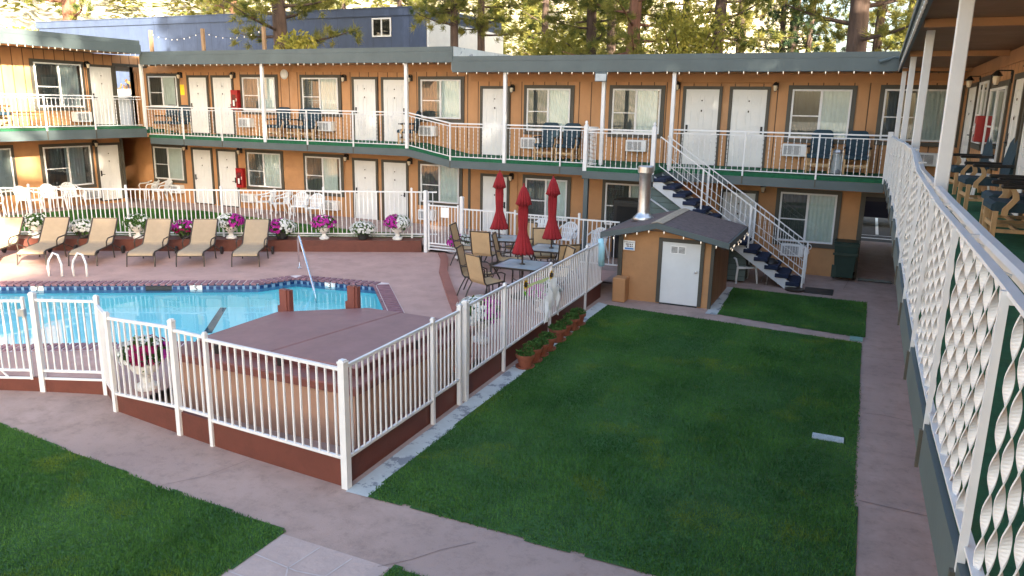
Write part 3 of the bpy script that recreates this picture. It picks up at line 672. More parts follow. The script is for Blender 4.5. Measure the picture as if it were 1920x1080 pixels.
# --- left wing
left = thing('motel_wing', 'two storey tan motel wing at the left with a navy chair on its balcony', 'motel wing', (-28, 12, 0))
mb = MB(); mb.box(-33, -25.4, 0, 20.6, 0, 3.2); mb.build('lower_wall', 'stucco', left)
mb = MB(); mb.box(-33, -25.4, 0, 20.6, 3.2, 5.9); mb.box(-25.43, -25.4, 20.6, 22.08, 5.55, 5.9); mb.build('upper_wall', 'wall_y', left)
for bx in ((-25.46, -25.36, 20.52, 20.62, .5, 2.9), (-25.46, -25.36, 20.52, 20.62, 3.4, 5.6), (-25.42, -25.36, 20.62, 22.0, 5.50, 5.6)):
    mb = MB(); mb.box(*bx); mb.build('corner_trim', 'trim', left)
mb = MB(); mb.box(-33.2, -24.16, 0, 20.62, 5.97, 6.30); rf = mb.build('roof', 'roofing', left)
mb = MB(); mb.box(-24.16, -24.10, 0, 20.72, 5.91, 6.22); mb.box(-24.16, -24.12, 0, 20.70, 6.225, 6.37); mb.build('fascia', 'fascia', rf)
mb = MB(); mb.box(-25.38, -24.17, 0, 20.7, 5.92, 5.965); mb.build('eave_soffit', 'stucco', rf)
mb = MB(); mb.loft([[(-25.4, y, 3.34), (-24.06, y, 3.31), (-24.06, y, 3.36), (-25.4, y, 3.42)] for y in (0, 20.6)]); mb.box(-33, -25.4, 20.6, 22.08, 3.2, 3.30); mb.box(-25.4, -24.3, 20.6, 22.075, 3.13, 3.26); mb.build('balcony_floor', 'carpet', left)
mb = MB(); mb.box(-24.1, -24.05, 0, 20.62, 3.0, 3.305); mb.build('balcony_fascia', 'fascia', left)
mb = MB(); mb.box(-25.4, -24.12, 0, 20.6, 3.05, 3.22); mb.box(-33, -24.3, 20.6, 22.06, 2.98, 3.12); mb.build('balcony_soffit', 'stucco', left)
lp = [6.0, 7.9, 9.7, 11.5, 13.3, 15.05, 16.8, 18.55, 20.5]
for a, b in zip(lp[:-1], lp[1:]): rail_span(left, (-24.1, a, 3.40), (-24.1, b, 3.40))
for y in lp[:-1]:
    mb = MB(); mb.box(-24.07, -24.03, y-.02, y+.02, 3.30, 4.42); mb.build('railing_post', 'white', left)
    mb = MB(); mb.box(-24.05, -24.035, y-.014, y+.014, 3.02, 3.30); mb.build('post_bracket', 'trim', left)
mb = MB(); mb.box(-31.2, -31.0, 20.6, 22.08, .3, 2.98); mb.build('passage_end', 'stucco', left)
window(left, T_left, 17.5, 19.22, 4.03, 5.48, .10); window(left, T_left, 17.48, 19.24, 1.33, 2.70, .22); window(left, T_left, 14.7, 16.38, 1.33, 2.72); window(left, T_left, 12.4, 14.1, 4.03, 5.48)
door(left, T_left, 19.55, 20.43, 3.43, 5.43, True); door(left, T_left, 19.54, 20.40, .70, 2.68, True); door(left, T_left, 14.5, 15.38, 3.43, 5.43, False)
aircon(left, T_left, 18.70, 19.32, 3.53, 3.87); aircon(left, T_left, 18.75, 19.37, .82, 1.14)
lamp(left, T_left, 19.42, 5.5); lamp(left, T_left, 19.42, 2.78)

# --- right wing: balcony beside the camera
def interp(tab, y):
    if y <= tab[0][0]: return tab[0][1]
    for (a, u), (b, v) in zip(tab[:-1], tab[1:]):
        if y <= b: return u+(v-u)*(y-a)/(b-a)
    return tab[-1][1]
RBOT = [(-3, 3.0), (2.4, 3.01), (3.0, 2.955), (3.9, 2.885), (5.2, 2.85), (7.4, 2.845), (9.1, 2.90), (11.8, 2.97), (15.2, 3.0), (18, 2.95), (20.95, 2.80)]
RTOP = [(-3, 3.85), (3.0, 3.82), (5.3, 3.785), (8.0, 3.81), (9.4, 3.945), (11.8, 3.93), (14.4, 3.88), (20.95, 3.78)]
RX = .43
right = thing('motel_wing', 'two storey motel wing at the right with brown plank soffit and twisted white railing', 'motel wing', (3, 10, 0))
mb = MB(); mb.box(1.95, 9, -3, 22.085, 0, 2.7); mb.box(1.95, 9, 22.085, 29, 0, 2.2); mb.build('lower_wall', 'stucco', right)
mb = MB(); mb.box(1.95, 9, -3, 22.075, 2.7, 5.34); mb.build('upper_wall', 'wall_y', right)
mb = MB(); mb.box(1.925, 1.95, -3, 22.06, 5.12, 5.34); mb.build('frieze_board', 'stucco', right)
ex = lambda y: .43-.0085*(20.9-y)
ys = [-3, 0, 3, 6, 9, 12, 15, 18, 20.73]
mb = MB(); mb.loft([[(ex(y)+.06, y, 5.36), (9, y, 5.36), (9, y, 5.40), (ex(y)+.06, y, 5.40)] for y in ys]); mb.box(.6, 9, 20.73, 22.07, 5.342, 5.38)
rf = mb.build('roof', 'soffit', right)
mb = MB(); mb.loft([[(ex(y)+.05, y, 5.41), (9.3, y, 5.41), (9.3, y, 5.64), (ex(y)+.05, y, 5.58)] for y in ys]); mb.build('roof_deck', 'roofing', rf)
mb = MB(); mb.loft([[(ex(y), y, 5.31), (ex(y)+.05, y, 5.31), (ex(y)+.05, y, 5.50), (ex(y), y, 5.50)] for y in ys]); mb.loft([[(ex(y)-.03, y, 5.505), (ex(y)+.05, y, 5.505), (ex(y)+.05, y, 5.62), (ex(y)-.03, y, 5.62)] for y in ys]); mb.build('fascia', 'fascia', rf)
for y in (5.6, 10.25, 15.4, 20.8):
    mb = MB(); mb.box(ex(y)+.07, 1.92, y-.05, y+.05, 5.27, 5.357 if y < 20 else 5.338); mb.build('soffit_beam', 'stucco', rf)
mb = MB(); pts = []
for i in range(400):
    y = 1+19.6*i/399; pts.append((ex(y)-.012, y, 5.285+.016*math.sin(y*17)))
mb.tube(pts, .014, 5); mb.build('rope_light', 'plastic', rf)
ys = [-3, 1, 2.4, 3.0, 3.9, 5.2, 7.4, 9.1, 11.8, 15.2, 18, 20.86]
mb = MB(); mb.loft([[(RX+.0, y, interp(RBOT, y)-.16), (1.95, y, interp(RBOT, y)-.16), (1.95, y, interp(RBOT, y)-.02), (RX+.0, y, interp(RBOT, y)-.05)] for y in ys]); mb.build('balcony_floor', 'carpet', right)
mb = MB(); mb.loft([[(RX-.03, y, interp(RBOT, y)-.27), (RX-.002, y, interp(RBOT, y)-.27), (RX-.002, y, interp(RBOT, y)-.055), (RX-.03, y, interp(RBOT, y)-.055)] for y in ys]); mb.build('balcony_fascia', 'fascia', right)
mb = MB(); mb.loft([[(RX, y, interp(RBOT, y)-.24), (1.95, y, interp(RBOT, y)-.24), (1.95, y, interp(RBOT, y)-.17), (RX, y, interp(RBOT, y)-.17)] for y in ys]); mb.build('balcony_soffit', 'stucco', right)
rp_ = [y for y in np.arange(2.61-1.53, 20.9, 1.53)]
for a, b in zip(list(rp_[:-1]), list(rp_[1:])):
    mb = MB(); k = 10
    yy = [a+(b-a)*i/6 for i in range(7)]
    for i in range(6):
        p = Vector((RX, yy[i], 0)); q = Vector((RX, yy[i+1], 0))
        for fn, dz, w_, h_ in ((RTOP, 0, .035, .014), (RBOT, 0, .034, .012)):
            mb.beam(p+Vector((0, 0, interp(fn, yy[i])+dz)), q+Vector((0, 0, interp(fn, yy[i+1])+dz)), w_, h_)
    for i in range(1, k):
        y = a+(b-a)*i/k; zb, zt = interp(RBOT, y), interp(RTOP, y)
        mb.ribbon((RX, y, zb), (RX, y, zt), .0265, .0040, 3.0, 72, -.85*y/.153+rnd.uniform(-.15, .15))
    mb.build('railing', 'white', right)
for y in rp_:
    zb, zt = interp(RBOT, y), interp(RTOP, y)
    mb = MB(); mb.box(RX-.032, RX-.008, y-.010, y+.010, zb-.09, zt+.005); mb.box(RX-.012, RX+.10, y-.012, y+.012, zt-.035, zt-.018); mb.build('railing_post', 'white', right)
    mb = MB(); mb.box(RX-.046, RX-.03, y-.014, y+.014, zb-.29, zb-.09); mb.build('post_bracket', 'trim', right)
HR = [(-3, 3.82), (3.1, 3.80), (4.06, 3.782), (5.8, 3.765), (9.2, 3.75), (11.2, 3.89)]
mb = MB(); hx = RX+.105
mb.loft([[(hx-.030, y, z-.010), (hx-.022, y, z-.04), (hx+.022, y, z-.04), (hx+.030, y, z-.010), (hx+.020, y, z+.010), (hx-.020, y, z+.010)] for y, z in HR]); mb.build('handrail', 'white', right)
mb = MB(); mb.loft([[(RX+.02, y, z-.01), (RX+.07, y, z-.01), (RX+.07, y, z+.01), (RX+.02, y, z+.01)] for y, z in ((11.2, 3.90), (14.4, 3.87), (20.9, 3.77))]); mb.build('handrail', 'white', right)
for y in np.arange(1.6, 9, .76):
    mb = MB(); z = interp(HR, y); mb.beam((RX, y, interp(RTOP, y)-.004), (hx-.02, y+.06, z-.03), .012, .008); mb.build('handrail_strut', 'white', right)
for y in (7.05, 11.65, 16.3, 20.82):
    mb = MB(); z0 = interp(RBOT, y)-.05; mb.box(.50, .60, y-.05, y+.05, z0, 5.36, .006); mb.build('roof_post', 'white', right)
mb = MB(); mb.box(RX-.06, RX+.06, 20.86, 20.98, 2.62, 3.88, .008); mb.build('newel_post', 'white', right)
window(right, T_right, 17.4, 18.7, 3.77, 4.95, 0, True); window(right, T_right, 15.0, 16.9, 3.55, 4.78, 0, True); window(right, T_right, 9.6, 11.2, 3.6, 4.85, 0, True); window(right, T_right, 4.6, 6.2, 3.6, 4.85, 0, True)
door(right, T_right, 19.3, 20.9, 2.95, 4.9, True); door(right, T_right, 13.45, 14.3, 2.97, 4.85, False); door(right, T_right, 12.2, 13.05, 2.97, 4.85, True); door(right, T_right, 7.2, 8.05, 2.9, 4.85, True)
lamp(right, T_right, 19.2, 5.0, .2); lamp(right, T_right, 14.9, 4.92, .22); lamp(right, T_right, 12.0, 4.92, .2)

# ------------------------------------------------------------------ shed, stair and what stands round them
shed = thing('pool_shed', 'small tan shed with white door, plum shingle roof and tall metal flue', 'shed', (-3.9, 18, 0))
mb = MB(); sw = [(-4.95, 0), (-2.88, 0), (-2.88, 1.50), (-4.07, 1.74), (-4.95, 1.52)]
mb.loft([[(x, y, z-.03 if z == 0 else z) for x, z in sw] for y in (17.0, 19.3)]); mb.build('wall', 'stucco', shed)
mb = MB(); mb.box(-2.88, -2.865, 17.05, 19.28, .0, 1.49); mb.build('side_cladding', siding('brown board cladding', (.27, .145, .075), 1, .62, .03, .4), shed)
for bx in ((-5.0, -4.90, 16.96, 17.0, 0, 1.5), (-2.9, -2.83, 16.96, 17.04, 0, 1.48)):
    mb = MB(); mb.box(*bx); mb.build('corner_trim', 'trim', shed)
roofp = [(-5.32, 1.56), (-4.07, 1.86), (-2.52, 1.55)]
mb = MB()
for (xa, za), (xb, zb) in zip(roofp[:-1], roofp[1:]): mb.loft([[(xa, y, za-.02), (xb, y, zb-.02), (xb, y, zb+.02), (xa, y, za+.02)] for y in (16.72, 19.5)])
rf = mb.build('roof', 'shingle', shed)
mb = MB()
for (xa, za), (xb, zb) in zip(roofp[:-1], roofp[1:]): mb.loft([[(xa, y, za-.11), (xb, y, zb-.11), (xb, y, zb+.012), (xa, y, za+.012)] for y in (16.68, 16.72)])
mb.box(-2.52, -2.48, 16.68, 19.5, 1.43, 1.56); mb.box(-5.36, -5.32, 16.68, 19.5, 1.44, 1.57); mb.build('fascia', 'fascia', rf)
mb = MB(); mb.loft([[(-4.20, y, 1.855), (-4.07, y, 1.888), (-3.94, y, 1.860), (-3.94, y, 1.872), (-4.07, y, 1.902), (-4.20, y, 1.868)] for y in (16.70, 19.48)]); mb.build('ridge_cap', 'shinglepale', rf)
Tshed = lambda u, n_, z: (u, 17.0-n_, z)
d = door(shed, Tshed, -3.98, -3.13, .03, 1.43, False, False)
mb = MB(Tshed); mb.box(-3.80, -3.45, .022, .03, 1.18, 1.36); mb.build('door_vent', 'paper', d)
mb = MB(Tshed)
for k in range(2):
    for i in range(5): mb.box(-3.775+k*.165, -3.64+k*.165, .03, .034, 1.205+i*.028, 1.22+i*.028)
mb.build('vent_slot', 'screen', d)
mb = MB(); mb.lathe([(.30, 1.70), (.22, 1.80), (.16, 1.86), (.145, 1.90), (.145, 2.80), (.15, 2.81), (.15, 2.84), (.145, 2.85)], 20, (-4.78, 18.2, 0)); fl = mb.build('flue_pipe', 'metal', shed, True)
mb = MB(); mb.lathe([(.15, 2.82), (.19, 2.84), (.19, 2.98), (.17, 3.0), (.02, 3.01)], 20, (-4.78, 18.2, 0)); mb.build('flue_cap', 'metal', fl)
mb = MB(); mb.box(-5.0, -4.70, 16.62, 16.96, 0, .56, .02); tag(mb.build('equipment_box', 'stucco'), 'tan painted box standing against the left corner of the shed', 'equipment box')
sg = thing('warning_sign', 'small white emergency sign on the upper left of the shed front', 'sign', (-4.74, 16.96, 1.28))
mb = MB(); mb.box(-4.88, -4.61, 16.945, 16.957, 1.17, 1.39); mb.build('sign_board', 'paper', sg)
text_mesh('lettering', 'EMERGENCY', .043, 'ink', sg, Vector((-4.745, 16.942, 1.352))-Vector(sg.location), (math.pi/2, 0, 0), .001)
mb = MB()
for a, b, z in ((-4.82, -4.75, 1.305), (-4.735, -4.70, 1.305), (-4.68, -4.66, 1.305), (-4.80, -4.74, 1.26), (-4.725, -4.69, 1.26), (-4.675, -4.66, 1.26)): mb.box(a, b, 16.941, 16.945, z-.012, z+.012)
mb.build('printed_line', 'ink', sg)
mb = MB(); mb.box(-4.84, -4.64, 16.941, 16.945, 1.185, 1.225); mb.build('blue_band', 'inkblue', sg)

stair = thing('staircase', 'straight outdoor stair with navy carpeted treads and white rails up to the balcony', 'staircase', (-3.2, 20.4, 0))
NS = 15; x0s, x1s, zt = -5.02, -0.98, 2.75; rise = zt/NS; run = (x1s-x0s)/NS
for i in range(NS-1):
    x = x0s+i*run; z = zt-(i+1)*rise
    mb = MB(); mb.box(x-.02, x+run+.045, 19.93, 20.90, z-.10, z, .012); mb.build('tread', 'tread', stair)
slope = zt/(x1s-x0s)
for y in (19.97, 20.82):
    mb = MB(); mb.loft([[(x0s-.02, yy, zt-.125), (x1s-.22, yy, .01), (x1s-.58, yy, 0.0), (x0s-.02, yy, zt-.40)] for yy in (y, y+.045)]); mb.build('stringer', 'stringer', stair)
for y in (20.03, 20.83):
    mb = MB(); f = lambda x: zt-(x-x0s)*slope
    xa, xb = x0s+.10, x1s-.16
    for h, s in ((.94, .026), (.20, .020)) + (((.42, .012),) if y > 20.5 else ()): mb.beam((xa, y, f(xa)+h), (xb, y, f(xb)+h), s, s)
    k = 30
    for i in range(k+1):
        x = xa+(xb-xa)*i/k; mb.ribbon((x, y, f(x)+.20), (x, y, f(x)+.93), .014, .008, 3.0, 16, i)
    pts = [(xb+.0+.07*math.sin(t), y, f(xb)+.92-.07+.07*math.cos(t)) for t in np.linspace(0, 5.2, 14)]; mb.tube(pts, .008, 5)
    r = mb.build('stair_rail', 'white', stair)
    for x in (x0s+1.25, x0s+2.5, xb-.02):
        mb = MB(); mb.box(x-.02, x+.02, y-.02, y+.02, max(0, f(x)-.12), f(x)+.94); mb.build('stair_post', 'white', stair)
mb = MB(); mb.loft([[(-5.42, y, .05), (-2.55, y, .05), (-2.55, y, .62), (-5.0, y, 2.28), (-5.42, y, 2.46)] for y in (20.10, 20.80)]); cl = mb.build('stair_closet', 'greysiding'); tag(cl, 'grey green clad storage closet tucked under the upper half of the stair', 'closet')
mb = MB(); mb.beam((-5.42, 20.08, 2.20), (-3.3, 20.08, .90), .03, .10, (0, 1, 0)); o = mb.build('edge_board', 'stringer', cl)
mb = MB(); mb.box(-1.08, -.42, 19.72, 20.35, .004, .022); tag(mb.build('doormat', 'dark'), 'dark rectangular mat on the paving at the foot of the stair', 'doormat')
mb = MB(); mb.box(.10, .92, 21.86, 22.12, .004, .03); tag(mb.build('doormat', 'dark'), 'long dark mat across the mouth of the ground floor passage', 'doormat')
mb = MB(); mb.lathe([(.20, 0), (.24, .02), (.24, .05), (.2, .06)], 16, (-1.30, 19.85, 0)); tag(mb.build('hose_tray', 'bronze'), 'shallow brown tray under the foot of the stair stringer', 'tray')

b = thing('wheelie_bin', 'dark green wheelie bin against the tan wall beside the passage', 'bin', (-.26, 21.78, 0))
mb = MB(); mb.loft([[(-.26-w, 21.78-dd, z), (-.26+w, 21.78-dd, z), (-.26+w, 21.78+dd, z), (-.26-w, 21.78+dd, z)] for w, dd, z in ((.21, .20, .10), (.22, .21, .12), (.285, .275, .94), (.30, .29, .95), (.30, .29, 1.0))]); mb.build('body', 'bin', b)
mb = MB(); mb.box(-.57, .05, 21.47, 22.08, 1.0, 1.05, .02); mb.build('lid', 'bin', b)
for s in (-1, 1):
    mb = MB(); mb.tube([(-.26+s*.22, 21.98, .10), (-.26+s*.27, 21.98, .10)], .10, 12); mb.build('wheel', 'dark', b)
mb = MB(); mb.box(-.56, -.44, 21.55, 21.63, .10, .42); mb.box(-.56, .04, 21.475, 21.495, .70, .76); mb.build('handle_bar', 'bin', b)

v = thing('vending_machine', 'large black drinks cabinet against the wall behind the shed', 'drinks cabinet', (-5.85, 21.5, .1))
mb = MB(); mb.box(-6.45, -5.25, 21.15, 21.9, .12, 1.80, .02); mb.build('cabinet', 'dark', v)
mb = MB(); mb.box(-6.40, -5.62, 21.13, 21.15, .25, 1.72); mb.build('front_door', 'black', v)
mb = MB(); mb.box(-6.33, -5.70, 21.125, 21.13, .7, 1.62); mb.build('display_pane', 'void', v)
mb = MB(); mb.box(-5.56, -5.50, 21.10, 21.15, .7, 1.3); mb.build('handle', 'bronze', v)

gr = thing('kettle_grill', 'small black kettle grill on legs in the shade under the stair', 'grill', (-1.98, 20.35, 0))
mb = MB(); mb.lathe([(.02, .32), (.12, .34), (.20, .42), (.22, .50), (.20, .58), (.10, .66), (.02, .68)], 16, (-1.98, 20.35, 0)); mb.build('bowl', 'black', gr, True)
for k in range(3):
    a = k*2.1+.4; mb = MB(); mb.tube([(-1.98+.1*math.cos(a), 20.35+.1*math.sin(a), .4), (-1.98+.24*math.cos(a), 20.35+.24*math.sin(a), 0)], .012, 6); mb.build('leg', 'metal', gr)

# ------------------------------------------------------------------ hot tub
tub = thing('hot_tub', 'raised tan hot tub with brown rim and a maroon folding cover', 'hot tub', (-7.1, 9, DECK))
OUT = [(-8.72, 7.48), (-5.50, 7.48), (-5.42, 10.65), (-7.45, 10.65), (-8.78, 9.60)]
mb = MB(); mb.prism(offset(OUT, -.06), -.02, .76); mb.build('shell', 'tubwall', tub)
mb = MB(); mb.loft([[(x, y, z) for x, y in offset(OUT, o_)] for o_, z in ((-.02, .745), (0, .76), (0, .855), (-.02, .875))]); mb.build('rim', 'tubcap', tub)
CV = [(-8.50, 7.80), (-5.70, 7.80), (-5.66, 10.42), (-7.34, 10.42), (-8.50, 9.50)]
def clip(poly, a, b, side):
    out = []; a = Vector(a); b = Vector(b); nn = Vector((-(b-a).y, (b-a).x))*side
    for i in range(len(poly)):
        p, q = Vector(poly[i-1]), Vector(poly[i]); dp, dq = (p-a).dot(nn), (q-a).dot(nn)
        if (dp >= 0) != (dq >= 0): t = dp/(dp-dq); out.append(tuple(p+(q-p)*t))
        if dq >= 0: out.append(tuple(q))
    return out
fa, fb = (-7.18, 7.7), (-6.68, 10.5)
for side in (1, -1):
    h = offset(clip(CV, fa, fb, side), -.008)
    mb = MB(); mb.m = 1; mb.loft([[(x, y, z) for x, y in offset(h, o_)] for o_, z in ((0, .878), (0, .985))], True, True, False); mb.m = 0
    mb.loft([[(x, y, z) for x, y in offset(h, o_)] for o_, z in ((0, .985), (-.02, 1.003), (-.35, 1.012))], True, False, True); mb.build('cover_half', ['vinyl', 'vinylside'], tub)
for s, (x, y) in ((0, (-8.02, 7.72)), (1, (-6.9, 7.72)), (2, (-5.64, 9.2))):
    mb = MB(); mb.box(x-.03, x+.03, y-.02, y+.02, .86, 1.0); mb.build('cover_strap', 'black', tub)
for px, py in ((-8.42, 9.62), (-7.62, 10.36)):
    mb = MB(); mb.box(px-.07, px+.07, py-.05, py+.05, .86, 1.36); mb.cbox((px+.09, py+.02, 1.10), .05, .1, .5); mb.box(px-.13, px-.07, py-.03, py+.05, .86, 1.08); mb.build('grab_post', 'tubcap', tub)

# ------------------------------------------------------------------ fences
def panel(th, P, Q, zb, zt, pitch=.115, s=.020, low=None, dz=0.0):
    P = Vector((P[0], P[1], 0)); Q = Vector((Q[0], Q[1], 0)); L_ = (Q-P).length; mb = MB(); up = Vector((0, 0, 1))
    za = lambda t: t*dz
    mb.beam(P+up*zt, Q+up*(zt+dz), .036, .036); mb.beam(P+up*zb, Q+up*(zb+dz), .034, .034)
    if low is not None: mb.beam(P+up*low, Q+up*(low+dz), .03, .03)
    k = max(2, int(round(L_/pitch)))
    d = (Q-P)/L_; rz = math.atan2(d.y, d.x)
    for i in range(1, k):
        p = P.lerp(Q, i/k); h = zt-zb; mb.cbox(p+up*((zb+zt)/2+dz*i/k), s, s, h, rz)
    return mb.build('fence_panel', 'white', th)
def fpost(th, x, y, z0, z1, s, rz=0):
    mb = MB(); mb.cbox((x, y, (z0+z1)/2), s, s, z1-z0, rz); mb.cbox((x, y, z1+.008), s*1.12, s*1.12, .022, rz); mb.cbox((x, y, z1+.028), s*.8, s*.8, .02, rz)
    return mb.build('fence_post', 'white', th)
ff = thing('pool_fence', 'white steel picket fence along the front of the pool and hot tub', 'fence', (-7, 6.8, 0))
C0, C1, C2, C3, C4, C5 = (-5.06, 6.66), (-7.25, 6.80), (-7.85, 6.84), (-9.15, 6.92), (-9.76, 7.25), (-10.62, 6.90)
panel(ff, C0, C1, .37, 1.44, .127); panel(ff, C1, C2, .42, 1.47, .12); panel(ff, C2, C3, .42, 1.50, .115, dz=-.06); panel(ff, C3, C4, .36, 1.46, .05, .022); panel(ff, C4, C5, .46, 1.52, .105, low=.34)
fpost(ff, *C0, 0, 1.52, .085, R(-2)); fpost(ff, *C1, .0, 1.50, .05); fpost(ff, *C2, g(-7.85, 6.8), 1.58, .068); fpost(ff, *C3, g(-9.1, 6.9), 1.49, .055); fpost(ff, *C4, g(-9.8, 7.2), 1.58, .055, R(20)); fpost(ff, *C5, g(-10.6, 6.9), 1.60, .075, R(20))
gt = thing('pool_gate', 'white picket gate with latch in the front pool fence, cut by the left edge', 'gate', (-11.3, 6.6, 0))
panel(gt, (-10.76, 6.84), (-12.0, 6.30), .46, 1.50, .105, low=.34)
for x, y in ((-10.76, 6.84), (-12.0, 6.30)):
    mb = MB(); mb.cbox((x, y, .94), .038, .038, 1.24, R(23)); mb.build('gate_stile', 'white', gt)
mb = MB(); mb.cbox((-10.74, 6.80, 1.34), .09, .07, .10, R(23)); mb.build('latch', 'metal', gt)
mb = MB(); mb.beam((-11.05, 6.69, .34), (-11.18, 6.66, .46), .02, .02); mb.build('gate_wheel', 'white', gt)
gs = thing('gate_sign', 'pale notice with brown print tied to the gate at the left edge', 'sign', (-11.75, 6.36, 1.2))
mb = MB(); mb.cbox((-11.80, 6.33, 1.20), .34, .012, .34, R(23)); mb.build('sign_board', 'paper', gs)
mb = MB(); mb.cbox((-11.797, 6.322, 1.06), .34, .014, .05, R(23)); mb.build('dark_band', 'dark', gs)
mb = MB()
for z in (1.29, 1.23, 1.17): mb.cbox((-11.79, 6.318, z), .22, .010, .025, R(23))
mb.build('printed_line', 'bronze', gs)
sf = thing('pool_fence', 'white steel picket fence stepping along the lawn from hot tub to shed', 'fence', (-5.2, 11.5, 0))
SP = [(-5.07, 6.70, 1.52), (-5.10, 8.70, 1.50), (-5.115, 9.50, 1.50), (-5.12, 9.68, 1.52), (-5.17, 11.15, 1.48), (-5.25, 13.40, 1.42), (-5.31, 15.65, 1.40), (-5.345, 16.9, 1.36)]
for (a, b, z), (c, d, z2), zb in ((SP[0], SP[1], .36), (SP[1], SP[2], .40), (SP[3], SP[4], .40), (SP[4], SP[5], .38), (SP[5], SP[6], .38), (SP[6], SP[7], .38)): panel(sf, (a, b), (c, d), zb, z-.06, .118)
for i, (x, y, z) in enumerate(SP):
    if i in (1, 2, 3, 4, 5, 6): fpost(sf, x, y, 0, z, {2: .06, 3: .085}.get(i, .05))
rfence = thing('pool_fence', 'white picket fence on the red wall behind the loungers', 'fence', (-16, 15.5, .66))
def onwall(x, off): t = (x-RA.x+off*-rn.x)/rd.x; return tuple(RA+rd*t+rn*off)
RP = [onwall(x, .47) for x in (-22.6, -20.39, -18.17, -15.96, -13.54, -11.42, -10.80)]
for a, b in zip(RP[:-1], RP[1:]): panel(rfence, a, b, .78, 1.96, .118)
for p in RP[:-1]: fpost(rfence, *p, .66, 2.04, .05, R(28))
fpost(rfence, -10.84, 18.17, .35, 2.02, .09)
mb = MB(); mb.beam((RA+rn*.58).to_3d()+Vector((0, 0, .70)), (RB+rn*.58).to_3d()+Vector((0, 0, .70)), .025, .025); mb.build('lower_rail', 'white', rfence)
g2 = thing('pool_gate', 'white picket gate with a small notice at the back of the patio', 'gate', (-10.3, 18.17, .38))
panel(g2, (-10.74, 18.17), (-9.84, 18.19), .62, 1.66, .10, low=.46)
for x in (-10.74, -9.84):
    mb = MB(); mb.box(x-.02, x+.02, 18.15, 18.19, .42, 1.72); mb.build('gate_stile', 'white', g2)
mb = MB(); mb.box(-10.74, -9.84, 18.165, 18.185, .53, .555); mb.build('lower_rail', 'white', g2)
gs2 = thing('gate_sign', 'small blank looking white notice fixed to the gate behind the patio', 'sign', (-10.2, 18.14, 1.5))
mb = MB(); mb.box(-10.35, -10.10, 18.135, 18.145, 1.36, 1.63); mb.build('sign_board', 'paper', gs2)
bf = thing('pool_fence', 'white picket fence across the back of the patio behind the umbrellas', 'fence', (-7.5, 18.25, .3))
BP = [(-9.74, 18.2), (-8.2, 18.25), (-6.45, 18.3), (-5.4, 18.32)]
for (a, b), zz in zip(zip(BP[:-1], BP[1:]), (.0, -.02, -.04)): panel(bf, a, b, .50, 1.62+zz, .112)
fpost(bf, *BP[0], .33, 1.92, .09); fpost(bf, *BP[1], .33, 1.66, .045); fpost(bf, *BP[2], .33, 1.70, .05)

# ------------------------------------------------------------------ furniture
def make_lounger():
    t = thing('sun_lounger', '-', 'sun lounger')
    mb = MB(); pr = [(-.02, .26), (.0, .31), (.10, .345), (.55, .35), (1.0, .36), (1.08, .40), (1.30, .67), (1.52, .95)]
    mb.loft([[(-.29, y, z), (.29, y, z), (.29, y-.004, z+.016), (-.29, y-.004, z+.016)] for y, z in pr]); mb.build('sling', 'sling', t)
    mb = MB()
    for s in (-1, 1): mb.tube([(s*.31, y, z+.004) for y, z in pr], .018, 6)
    for y, z in ((-.02, .262), (1.04, .345), (1.515, .95), (.55, .33)): mb.tube([(-.31, y, z), (.31, y, z)], .012, 6)
    for s in (-1, 1): mb.tube([(s*.31, 1.0, .35), (s*.31, 1.62, .12)], .015, 6)
    mb.build('frame', 'bronze', t)
    for s in (-1, 1):
        mb = MB(); mb.tube([(s*.31, .08, .335), (s*.325, .02, .25), (s*.33, -.03, 0)], .016, 6); mb.build('leg', 'bronze', t)
        mb = MB(); mb.tube([(s*.31, 1.02, .35), (s*.325, 1.05, 0)], .016, 6); mb.build('leg', 'bronze', t)
        mb = MB(); mb.tube([(s*.33, .62, .34), (s*.345, .60, .50), (s*.345, .70, .565), (s*.345, 1.05, .565), (s*.33, 1.22, .575)], .016, 6); mb.build('armrest', 'bronze', t)
    for s in (-1, 1):
        mb = MB(); mb.tube([(s*.31, 1.62, .11), (s*.35, 1.62, .11)], .105, 14); mb.build('wheel', 'dark', t)
    return t
PL = Placer(make_lounger())
lab = ['sun lounger cut by the left edge, standing furthest left in the row', 'tan sling lounger second from the left edge, half in the sun patch', 'tan sling lounger behind the right pool ladder rail',
       'tan sling lounger fourth from the left, its front in full shade', 'tan sling lounger second from the right end of the row', 'tan sling lounger at the right end of the row']
for (x, y), l in zip(((-19.25, 11.40), (-18.28, 11.98), (-17.15, 12.50), (-15.88, 13.10), (-14.86, 13.67), (-13.70, 14.31)), lab):
    PL((x, y, DECK), R(30), l, 'tan loungers in a row behind the pool')

